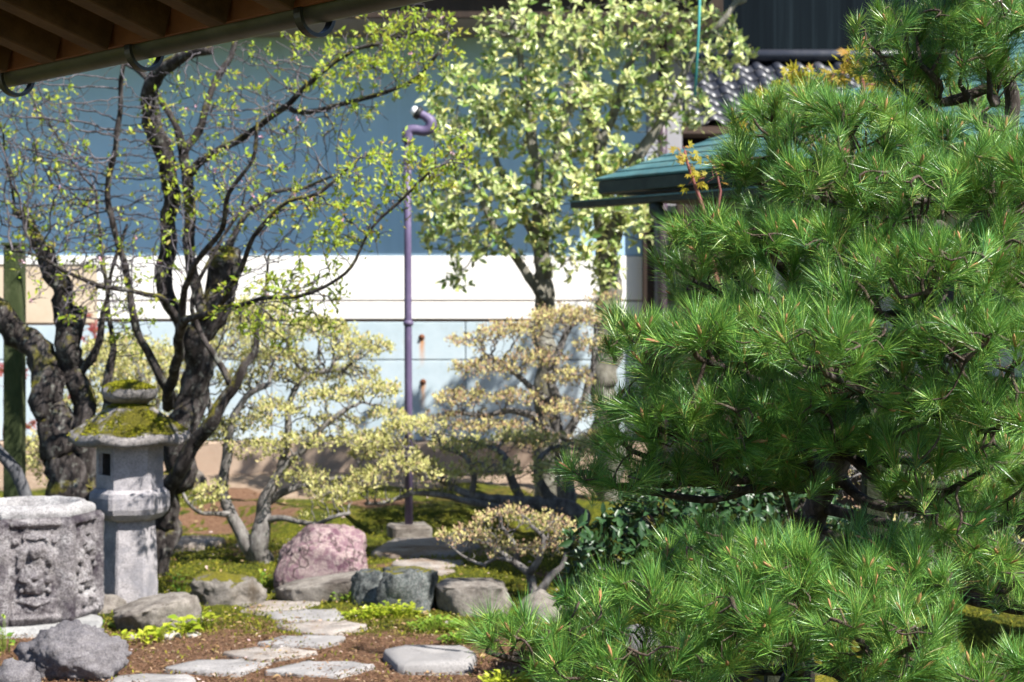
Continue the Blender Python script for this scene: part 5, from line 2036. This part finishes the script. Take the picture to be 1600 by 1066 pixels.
def leafy_plant(name, label, px, py, wpx, hpx, n, leaf, mat, seed, cat='plant', group=None, single=True, shape=.55, lift=.2):
    """low clump of single broad leaves on short stems"""
    rng = np.random.default_rng(seed)
    b = ground_at(px, py)
    d = b[1]
    root = empty(name, tuple(b), label, cat, group)
    wd, ht = wpx / F * d / 2, hpx / F * d
    a = rng.uniform(0, 2 * math.pi, n)
    rr = np.sqrt(rng.random(n))
    x = b[0] + np.cos(a) * rr * wd
    y = d + np.sin(a) * rr * max(wd * .6, .06)
    z = gz(x, y) + ht * (1 - .55 * rr ** 2) * rng.uniform(.35, 1, n)
    pos = np.stack([x, y, z], -1)
    dirs = np.stack([np.cos(a) * .8 + rng.normal(0, .4, n), np.sin(a) * .8 + rng.normal(0, .4, n) - .25, rng.uniform(-.25, .7, n)], -1)
    nr = np.array([0, -.25, 1.0]) + rand_dirs(n, rng) * .35
    ln = rng.uniform(.7, 1.25, n) * leaf
    st = MB()
    for p, dr in zip(pos, dirs):
        q = np.array([b[0] + (p[0] - b[0]) * .75, d + (p[1] - d) * .75, 0])
        q[2] = g1(q[0], q[1]) - .01
        st.tube([q, (q + p) / 2 + np.array([0, 0, .01]), p], [.002, .0018, .0014], 3, 0, 1, False)
    st.build('stems', mat, root, 'stuff')
    mb = MB()
    mb.add(LEAF6 * np.array([1, shape, 1]), None, LEAF6_T)
    me = mb.mesh('leaf', mat)
    dd, s, u = orient(dirs, nr)
    inv = world_of(root).inverted()
    if single:
        for i in range(n):
            o = bpy.data.objects.new('leaf', me)
            COL.objects.link(o)
            o.parent = root
            k = float(ln[i])
            o.matrix_local = inv @ Matrix(((dd[i, 0] * k, s[i, 0] * k, u[i, 0] * k, pos[i, 0]), (dd[i, 1] * k, s[i, 1] * k, u[i, 1] * k, pos[i, 1]),
                                           (dd[i, 2] * k, s[i, 2] * k, u[i, 2] * k, pos[i, 2]), (0, 0, 0, 1)))
    else:
        mb = MB()
        leaves(mb, pos, dirs, nr, ln, ln * shape, rng.random(n), '6')
        mb.build('leaves', mat, root, 'stuff')
    return root


for i, (px, py, wp, hp, n, lab) in enumerate([
        (312, 986, 44, 34, 34, 'tallest lime green hosta like clump, right against the brown boulder'),
        (283, 994, 46, 30, 30, 'lime green leafy clump between the tallest one and the small ones'),
        (252, 1001, 46, 26, 26, 'lime green leafy clump at the front of the brown boulder'),
        (224, 1006, 36, 18, 16, 'low lime green clump at the edge of the bare soil'),
        (190, 1003, 26, 13, 11, 'tiny lime green seedling clump nearest the carved basin')]):
    leafy_plant('hosta_plant', lab, px, py, wp, hp, n, .052, M['leaf_lime'], 200 + i, 'plant', 'lime green plants by the lantern rock')
for i, (px, py, wp, hp, n, lab) in enumerate([
        (280, 930, 40, 40, 18, 'dark green leafy sprout beside the lantern post'),
        (410, 918, 30, 26, 16, 'bright green sprout at the foot of the azalea, left of the pink boulder'),
        (165, 985, 30, 14, 8, 'small green weed growing beside the carved basin'),
        (8, 1020, 24, 60, 16, 'yellowish weed growing at the corner of the basin slab')]):
    leafy_plant('weed_plant', lab, px, py, wp, hp, n, .045, M['leaf_fresh'], 220 + i, 'plant')
for i, (px, py, wp, hp, n, lab) in enumerate([
        (545, 940, 80, 24, 60, 'fresh green ground cover clump in front of the small blue grey rock'),
        (615, 962, 90, 22, 80, 'yellow green ground cover along the foot of the cleft boulder'),
        (680, 985, 90, 24, 80, 'mixed green ground cover between cleft boulder and squared stone'),
        (740, 950, 70, 34, 60, 'lime green mound of small leaves on the flat topped rock'),
        (720, 1005, 60, 20, 50, 'fresh green ground cover behind the squared stepping stone'),
        (570, 965, 70, 16, 50, 'low yellow green ground cover edging the path moss'),
        (790, 1075, 90, 30, 60, 'yellow green ground cover under the lowest pine tip'),
        (790, 975, 70, 26, 50, 'dark green ground cover beneath the little azalea')]):
    leafy_plant('ground_cover', lab, px, py, wp, hp, n * 2, .026 if i else .03, M['leaf_lime'] if i in (1, 3, 5, 6) else M['leaf_fresh'], 240 + i, 'ground cover', None, False, .7)


# moss shoots, litter: nobody could count them
def litter():
    rng = np.random.default_rng(9)
    n = 60000
    y = rng.uniform(7.8, 13.2, n) ** 1.0
    x = (rng.uniform(-60, 1660, n) - 800) / F * y
    z = gz(x, y)
    nz = np.array([mnoise.noise(Vector((a * 3.2, b * 3.2, 0))) for a, b in zip(x, y)])
    soil = (y + .22 * nz < 9.0) & (x < .25)
    keep = np.where(soil, rng.random(n) < .12, rng.random(n) < .9)
    x, y, z = x[keep], y[keep], z[keep]
    m = len(x)
    pos = np.stack([x, y, z + .008], -1)
    dirs = rand_dirs(m, rng) * .7 + np.array([0, 0, 1.0])
    mb = MB()
    ln = rng.uniform(.5, 1.5, m) * .017
    leaves(mb, pos, dirs, rand_dirs(m, rng), ln, ln * .45, rng.random(m), '4')
    mm = m_leaf('moss_shoot', [(0, (.08, .10, .012)), (.5, (.17, .18, .02)), (1, (.28, .25, .03))], .2, .8, .1, False)
    mb.build('moss_shoots', mm, None, 'stuff')['label'] = 'short moss shoots covering the garden ground'
    n = 16000
    y = rng.uniform(7.7, 9.4, n)
    x = (rng.uniform(-40, 900, n) - 800) / F * y
    z = gz(x, y)
    pos = np.stack([x, y, z + .014], -1)
    a = rng.uniform(0, 6.3, n)
    dirs = np.stack([np.cos(a), np.sin(a), rng.normal(0, .25, n)], -1)
    mb = MB()
    ln = rng.uniform(.4, 1.6, n) * .022
    leaves(mb, pos, dirs, np.array([0, 0, 1.0]) + rand_dirs(n, rng) * .3, ln, ln * .22, rng.random(n), '4')
    mm = m_leaf('dry_litter', [(0, (.05, .025, .015)), (.5, (.16, .085, .05)), (.9, (.28, .17, .10)), (1, (.45, .35, .25))], .05, .9, .1, False)
    mb.build('dry_litter', mm, None, 'stuff')['label'] = 'dry needles and leaf crumbs on the bare soil'
    n = 1500
    y = rng.uniform(7.7, 14.5, n)
    x = (rng.uniform(-40, 1100, n) - 800) / F * y
    z = gz(x, y)
    pos = np.stack([x, y, z + .02], -1)
    a = rng.uniform(0, 6.3, n)
    dirs = np.stack([np.cos(a), np.sin(a), rng.normal(0, .2, n)], -1)
    mb = MB()
    ln = rng.uniform(.4, 1.2, n) * .038
    leaves(mb, pos, dirs, np.array([0, 0, 1.0]) + rand_dirs(n, rng) * .45, ln, ln * .45, rng.random(n), '6')
    mm = m_leaf('fallen_leaf', [(0, (.10, .05, .025)), (.4, (.26, .15, .07)), (.75, (.42, .32, .16)), (.9, (.60, .42, .44)), (1, (.62, .55, .5))], .15, .8, .2, False)
    mb.build('fallen_leaves', mm, None, 'stuff')['label'] = 'fallen leaves and petals lying over soil and moss'


litter()

# ------------------------------------------------------------------ the pine
M['bark_pine'] = m_bark('black_pine_bark', [(.014, .011, .010), (.06, .048, .042), (.16, .13, .115)], .14, .3, 18)
M['pine_twig'] = m_bark('pine_twig_bark', [(.04, .028, .02), (.12, .085, .065), (.24, .18, .15)], 0, .2, 40)
M['needle'] = m_leaf('pine_needle', [(0, (.026, .095, .024)), (.28, (.065, .20, .040)), (.6, (.18, .36, .058)), (.93, (.42, .56, .11)), (.96, (.36, .28, .08)), (1, (.32, .22, .07))], .14, .34, .6, False, .18)
M['candle'] = m_simple('orange_pine_bud', [(.30, .14, .06), (.50, .27, .13)], 60, .7, .3, .002)


def tuft_geo(rng, n=84, L=.098, thick=.00062, spread=34, stem=.075):
    """needles in the unit frame: a shoot along +Z clothed with needles over its last hand's breadth"""
    base = -stem * rng.random(n) ** 1.3 + .008
    az = rng.uniform(0, 2 * math.pi, n)
    th = np.radians(np.clip(rng.normal(spread, 13, n) - base * 260, 5, 85))
    ln = rng.uniform(.70, 1.10, n) * L
    dr = np.stack([np.sin(th) * np.cos(az), np.sin(th) * np.sin(az), np.cos(th)], -1)
    sd = np.cross(dr, rand_dirs(n, rng))
    sd /= np.linalg.norm(sd, axis=1)[:, None]
    bend = rand_dirs(n, rng) * .10 * ln[:, None]
    bend[:, 2] += .07 * L
    p0 = np.stack([np.zeros(n), np.zeros(n), base], -1)
    p1 = p0 + dr * ln[:, None] * .5 + bend * .35
    p2 = p0 + dr * ln[:, None] + bend * .2
    w0 = thick
    V = np.stack([p0 - sd * w0 * .8, p0 + sd * w0 * .8, p1 + sd * w0, p1 - sd * w0, p2], 1)
    i = np.arange(n)[:, None] * 5
    q = i + np.array([[0, 1, 2, 3]])
    t = i + np.array([[3, 2, 4]])
    col = np.clip(rng.normal(.45, .2, n), 0, .94)
    col[(rng.random(n) < .05) & (base < -stem * .4)] = .985      # old brown needles low on the shoot
    return V.reshape(-1, 3), q, t, np.repeat(col, 5)


def build_pine():
    rng = np.random.default_rng(77)
    root = empty('pine_tree', (float(at(1250, 0, 5.7)[0]), 5.7, 0), 'large pruned black pine with long bright needles filling one side', 'tree')
    L = []

    def limb(name, pts, dd=5.6):
        P, R = pxline(pts, dd)
        L.append((name, P, R))
    limb('trunk', [(1235, 1285, 26, 5.8), (1245, 1100, 24, 5.8), (1256, 960, 22, 5.8), (1266, 860, 21, 5.8), (1272, 812, 20, 5.8), (1290, 768, 19, 5.75), (1308, 716, 19, 5.7), (1345, 655, 19, 5.6), (1395, 590, 18, 5.55), (1430, 510, 17, 5.5), (1452, 430, 16, 5.5), (1490, 370, 15, 5.5), (1545, 320, 14, 5.5), (1575, 240, 12, 5.5), (1582, 160, 11, 5.5), (1560, 60, 9, 5.5), (1540, -60, 6, 5.5)])
    # px, py, rx, ry, d, depth radius, attachment (px,py,d)
    pads = [
        (1420, 50, 95, 62, 5.3, .22, (1575, 150, 5.5)), (1545, 40, 90, 75, 5.2, .25, (1580, 130, 5.5)), (1500, 110, 110, 40, 5.4, .2, (1580, 170, 5.5)), (1395, 110, 50, 26, 5.4, .15, (1578, 180, 5.5)),
        (1240, 185, 95, 55, 4.9, .25, (1540, 330, 5.5)), (1330, 210, 110, 70, 4.7, .25, (1530, 335, 5.5)), (1190, 265, 65, 55, 4.9, .2, (1500, 365, 5.5)), (1290, 290, 110, 50, 4.6, .2, (1500, 365, 5.5)),
        (1470, 230, 110, 60, 4.9, .25, (1560, 300, 5.5)), (1420, 300, 110, 50, 4.5, .25, (1520, 345, 5.5)), (1550, 280, 80, 70, 4.5, .25, (1560, 300, 5.5)),
        (1110, 370, 90, 42, 4.8, .22, (1440, 470, 5.5)), (1210, 385, 110, 50, 4.6, .22, (1440, 470, 5.5)), (1080, 425, 55, 25, 4.8, .15, (1440, 480, 5.5)),
        (1320, 390, 100, 45, 4.6, .22, (1450, 440, 5.5)), (1450, 420, 110, 65, 4.3, .25, (1460, 420, 5.5)), (1560, 400, 80, 60, 4.5, .25, (1480, 385, 5.5)), (1370, 460, 90, 42, 4.4, .2, (1440, 480, 5.5)),
        (1010, 540, 75, 58, 4.6, .22, (1390, 595, 5.55)), (1100, 535, 90, 55, 4.5, .22, (1390, 590, 5.55)), (1200, 500, 90, 45, 4.5, .2, (1420, 530, 5.5)), (1290, 545, 120, 70, 4.2, .25, (1400, 580, 5.5)), (1390, 560, 60, 50, 4.5, .2, (1410, 560, 5.5)),
        (1510, 535, 75, 55, 4.2, .22, (1440, 500, 5.5)), (1580, 540, 60, 60, 4.3, .2, (1440, 500, 5.5)),
        (1030, 645, 95, 48, 4.6, .22, (1345, 655, 5.6)), (1150, 640, 110, 48, 4.5, .22, (1345, 655, 5.6)), (1240, 630, 80, 38, 4.5, .2, (1350, 650, 5.6)), (990, 690, 60, 30, 4.6, .15, (1310, 715, 5.7)), (1110, 690, 120, 28, 4.6, .18, (1310, 715, 5.7)),
        (1470, 625, 95, 55, 4.4, .22, (1390, 600, 5.55)), (1560, 640, 70, 55, 4.4, .2, (1390, 600, 5.55)), (1450, 700, 80, 40, 4.5, .2, (1350, 650, 5.6)), (1540, 715, 60, 35, 4.6, .2, (1350, 650, 5.6)),
        (960, 745, 70, 26, 4.7, .15, (1300, 740, 5.7)), (1060, 735, 60, 22, 4.8, .15, (1300, 740, 5.7)),
        (1120, 870, 85, 48, 4.4, .22, (1262, 900, 5.8)), (1210, 880, 90, 48, 4.3, .22, (1262, 900, 5.8)), (1040, 920, 95, 48, 4.3, .22, (1258, 950, 5.8)), (1150, 945, 130, 50, 4.2, .22, (1258, 950, 5.8)), (940, 950, 75, 45, 4.4, .2, (1256, 965, 5.8)),
        (800, 1000, 62, 36, 4.3, .16, (1250, 1010, 5.8)), (762, 1006, 34, 20, 4.3, .12, (1250, 1010, 5.8)), (905, 742, 36, 16, 4.7, .12, (1300, 740, 5.7)), (890, 1015, 90, 42, 4.3, .2, (1250, 1010, 5.8)), (1000, 1010, 100, 45, 4.2, .2, (1250, 1010, 5.8)), (1110, 1025, 110, 42, 4.3, .2, (1250, 1010, 5.8)),
        (1370, 860, 80, 36, 4.6, .2, (1266, 870, 5.8)), (1310, 905, 90, 46, 4.4, .2, (1262, 900, 5.8)), (1420, 900, 85, 46, 4.4, .2, (1262, 905, 5.8)), (1340, 975, 85, 42, 4.1, .2, (1256, 960, 5.8)), (1430, 985, 60, 40, 4.1, .18, (1256, 960, 5.8)),
        (1500, 850, 60, 50, 4.8, .2, (1266, 860, 5.8)), (1570, 900, 50, 45, 4.8, .2, (1266, 870, 5.8)), (1385, 1035, 80, 30, 4.3, .18, (1250, 1040, 5.8)), (1245, 1015, 70, 30, 4.4, .18, (1250, 1010, 5.8)), (1510, 1055, 75, 28, 4.2, .18, (1250, 1050, 5.8)), (1590, 1040, 40, 35, 4.4, .18, (1250, 1050, 5.8)), (1000, 1065, 130, 26, 4.2, .18, (1248, 1060, 5.8)), (900, 1060, 60, 20, 4.3, .15, (1248, 1060, 5.8)),
        (1250, 690, 85, 24, 4.6, .18, (1330, 680, 5.65)), (1180, 718, 80, 20, 4.8, .18, (1296, 755, 5.75)), (1395, 690, 70, 34, 4.7, .2, (1360, 640, 5.6)), (1290, 640, 60, 30, 4.8, .2, (1360, 635, 5.6)), (1425, 765, 60, 26, 4.9, .18, (1300, 740, 5.7)), (1225, 752, 70, 20, 5.1, .18, (1296, 755, 5.75)), (1530, 800, 50, 24, 5.0, .18, (1300, 740, 5.7)),
        # the shaded inner layer behind
        (1300, 330, 150, 60, 5.6, .2, (1500, 365, 5.5)), (1480, 330, 110, 60, 5.7, .2, (1520, 345, 5.5)), (1250, 470, 130, 50, 5.5, .2, (1440, 470, 5.5)), (1480, 500, 100, 60, 5.6, .2, (1440, 480, 5.5)), (1200, 580, 150, 45, 5.4, .2, (1390, 595, 5.5)), (1420, 640, 80, 45, 5.6, .2, (1380, 610, 5.6)),
        (1480, 170, 110, 35, 5.8, .2, (1578, 180, 5.5)), (1570, 470, 60, 60, 5.7, .2, (1450, 440, 5.5)), (1120, 600, 110, 40, 5.3, .2, (1345, 655, 5.6)), (1130, 460, 90, 35, 5.3, .2, (1440, 480, 5.5)), (1550, 780, 60, 35, 5.6, .2, (1300, 740, 5.7)),
        # top and side that the picture cuts off
        (1680, 300, 110, 90, 5.0, .4, (1560, 300, 5.5)), (1690, 520, 110, 90, 4.9, .4, (1450, 440, 5.5)), (1680, 740, 100, 80, 5.0, .4, (1310, 715, 5.7)), (1500, -60, 120, 70, 5.4, .35, (1560, 60, 5.5)), (1660, 930, 80, 60, 5.0, .3, (1262, 900, 5.8)),
    ]
    # limbs towards groups of pads
    att = []
    tr = L[0][1]
    for k, p in enumerate(pads):
        c = at(p[0], p[1] + p[3] * .55, p[4])
        a = at(*p[6])
        ts, _ = spline(tr, L[0][2], .05)
        a = ts[np.argmin(np.abs(ts[:, 2] - a[2] - rng.uniform(-.16, .16)))]
        mid = a * .5 + c * .5
        L2 = np.linalg.norm(c - a)
        mid = mid + rng.normal(0, .04, 3) + np.array([0, 0, -.03 - .03 * L2])
        q1 = a * .75 + mid * .25 + rng.normal(0, .025, 3)
        q2 = mid * .45 + c * .55 + rng.normal(0, .03, 3)
        P = np.array([a, q1, mid, q2, c])
        R = np.array([.020, .017, .014, .011, .007]) * (.8 + .3 * rng.random())
        L.append(('branch', P, R))
    A = []
    for p in pads:
        c = at(p[0], p[1], p[4])
        rx, rz, ry = p[2] * p[4] / F, p[3] * p[4] / F * .76, p[5]
        area = 4 * rx * ry + 3 * (rx + ry) * rz
        m = int(area / .0040)
        v = rng.normal(size=(m * 6, 3))
        v /= np.linalg.norm(v, axis=1)[:, None]
        keep = rng.random(m * 6) < np.where(v[:, 2] > -.1, 1.0, .2)
        v = v[keep][:m] * (.62 + .38 * rng.random((min(m, keep.sum()), 1)))
        A.append(c + v * np.array([rx, ry, rz]))
    A = np.concatenate(A)
    P, par, r, kids, depth, D, ns = grow_plant(root, L, A, M['bark_pine'], rng, .036, .029, .15, .0030, 45, (0, 0, .12), .24, .5, 14, .045, mat_twig=M['pine_twig'])
    root_tw = [o for o in root.children if o.name.startswith('twigs')] if False else None
    tip = np.where((np.arange(len(P)) >= ns) & (depth == 0))[0]
    extra = np.where((np.arange(len(P)) >= ns) & (depth >= 2) & (depth <= 4))[0]
    extra = extra[rng.random(len(extra)) < .10]
    idx = np.concatenate([tip, extra])
    pos = P[idx]
    dr = D[idx] * .55 + np.array([0, 0, .75]) + rng.normal(0, .28, (len(idx), 3)) + np.array([-.05, -.12, 0])
    dr /= np.linalg.norm(dr, axis=1)[:, None]
    # variants
    NV = 16
    geo = [tuft_geo(rng, int(rng.integers(130, 220)), rng.uniform(.066, .098), .00060, rng.uniform(20, 40), rng.uniform(.05, .10)) for _ in range(NV)]
    meshes = []
    for v, q, t, a in geo:
        mb = MB()
        mb.add(v, q, t, a)
        meshes.append(mb.mesh('needle_tuft', M['needle'], False))
    bv = MB()
    bv.lathe([(.0012, -.01), (.0036, .0), (.0044, .010), (.0034, .020), (.0006, .028)], 7)
    bud_me = bv.mesh('bud', M['candle'])
    px = 800 + F * pos[:, 0] / pos[:, 1]
    py = HY - F * (pos[:, 2] - EYE) / pos[:, 1]
    inside = (px > 700) & (px < 1610) & (py > -10) & (py < 1076)
    n_near = np.where(inside, -pos[:, 1], -99)
    order = np.argsort(-n_near)
    chosen = set(order[:300].tolist())
    inv = world_of(root).inverted()
    mass = MB()
    buds = MB()
    up = np.array([0, 0, 1.0])
    for k in range(len(idx)):
        z = dr[k]
        x = np.cross(up + rng.normal(0, .3, 3), z)
        x /= np.linalg.norm(x)
        y = np.cross(z, x)
        sc = rng.uniform(.72, 1.18)
        gi = int(rng.integers(NV))
        Rm = np.stack([x, y, z], 1) * sc
        has_bud = rng.random() < .55
        if k in chosen:
            o = bpy.data.objects.new('needle_tuft', meshes[gi])
            COL.objects.link(o)
            o.parent = root
            m = Matrix(((Rm[0, 0], Rm[0, 1], Rm[0, 2], pos[k, 0]), (Rm[1, 0], Rm[1, 1], Rm[1, 2], pos[k, 1]), (Rm[2, 0], Rm[2, 1], Rm[2, 2], pos[k, 2]), (0, 0, 0, 1)))
            o.matrix_local = inv @ m
            if has_bud:
                b = bpy.data.objects.new('bud', bud_me)
                COL.objects.link(b)
                b.parent = o
                b.location = (0, 0, .012)
        else:
            v, q, t, a = geo[gi]
            mass.add(v @ Rm.T + pos[k], q, t, np.where(a > .97, a, np.clip(a + rng.normal(0, .10), 0, .94)))
            if has_bud:
                bvv = bv.v[0] @ Rm.T + pos[k] + z * .012
                buds.add(bvv, bv.q[0])
    mass.build('needle_mass', M['needle'], root, 'stuff', False)
    buds.build('small_buds', M['candle'], root, 'stuff')
    print('PINE tufts', len(idx), 'tips', len(tip), 'nodes', len(P))
    return root


build_pine()

# wooden props under the pine
M['prop'] = m_bark('dark_green_prop', [(.012, .015, .008), (.028, .032, .018), (.05, .052, .03)], .1, .1, 12)
for px, top, bot, wpx, dd, lab in ((1366, 640, 1120, 34, 6.6, 'square wooden prop holding up the middle pine boughs'),
                                   (1478, 780, 1110, 30, 6.7, 'square wooden prop post beside the mossy boulder under the pine'),
                                   (1208, 930, 1150, 26, 6.4, 'short wooden prop post under the low pine bough')):
    a = at(px, top, dd)
    wd = wpx / F * dd
    g = empty('wooden_prop', (float(a[0]), dd, 0), lab, 'prop', 'wooden props under the pine')
    mb = MB()
    mb.obox((a[0], dd, -.05), (a[0], dd, a[2]), wd, wd, up=(0, 1, 0), bev=.006)
    mb.build('post_shaft', M['prop'], g, smooth_shade=False)
    mb = MB()
    mb.obox((a[0] - .16, dd - .02, a[2] + .03), (a[0] + .16, dd - .02, a[2] + .05), .05, .055, bev=.006)
    mb.build('crossbar', M['prop'], g, smooth_shade=False)

# thin turquoise stay wire in front of the evergreen crown
mb = MB()
P, R = pxline([(1095, -60, 2.0), (1092, 40, 2.0), (1086, 150, 2.0)], 13.4)
mb.tube(P, R, 8)
o = mb.build('garden_cane', m_simple('turquoise_cane', [(.05, .28, .26), (.08, .36, .33)], 20, .5, .1, .001))
tag(o, 'thin turquoise garden cane tied into the evergreen crown', 'cane')
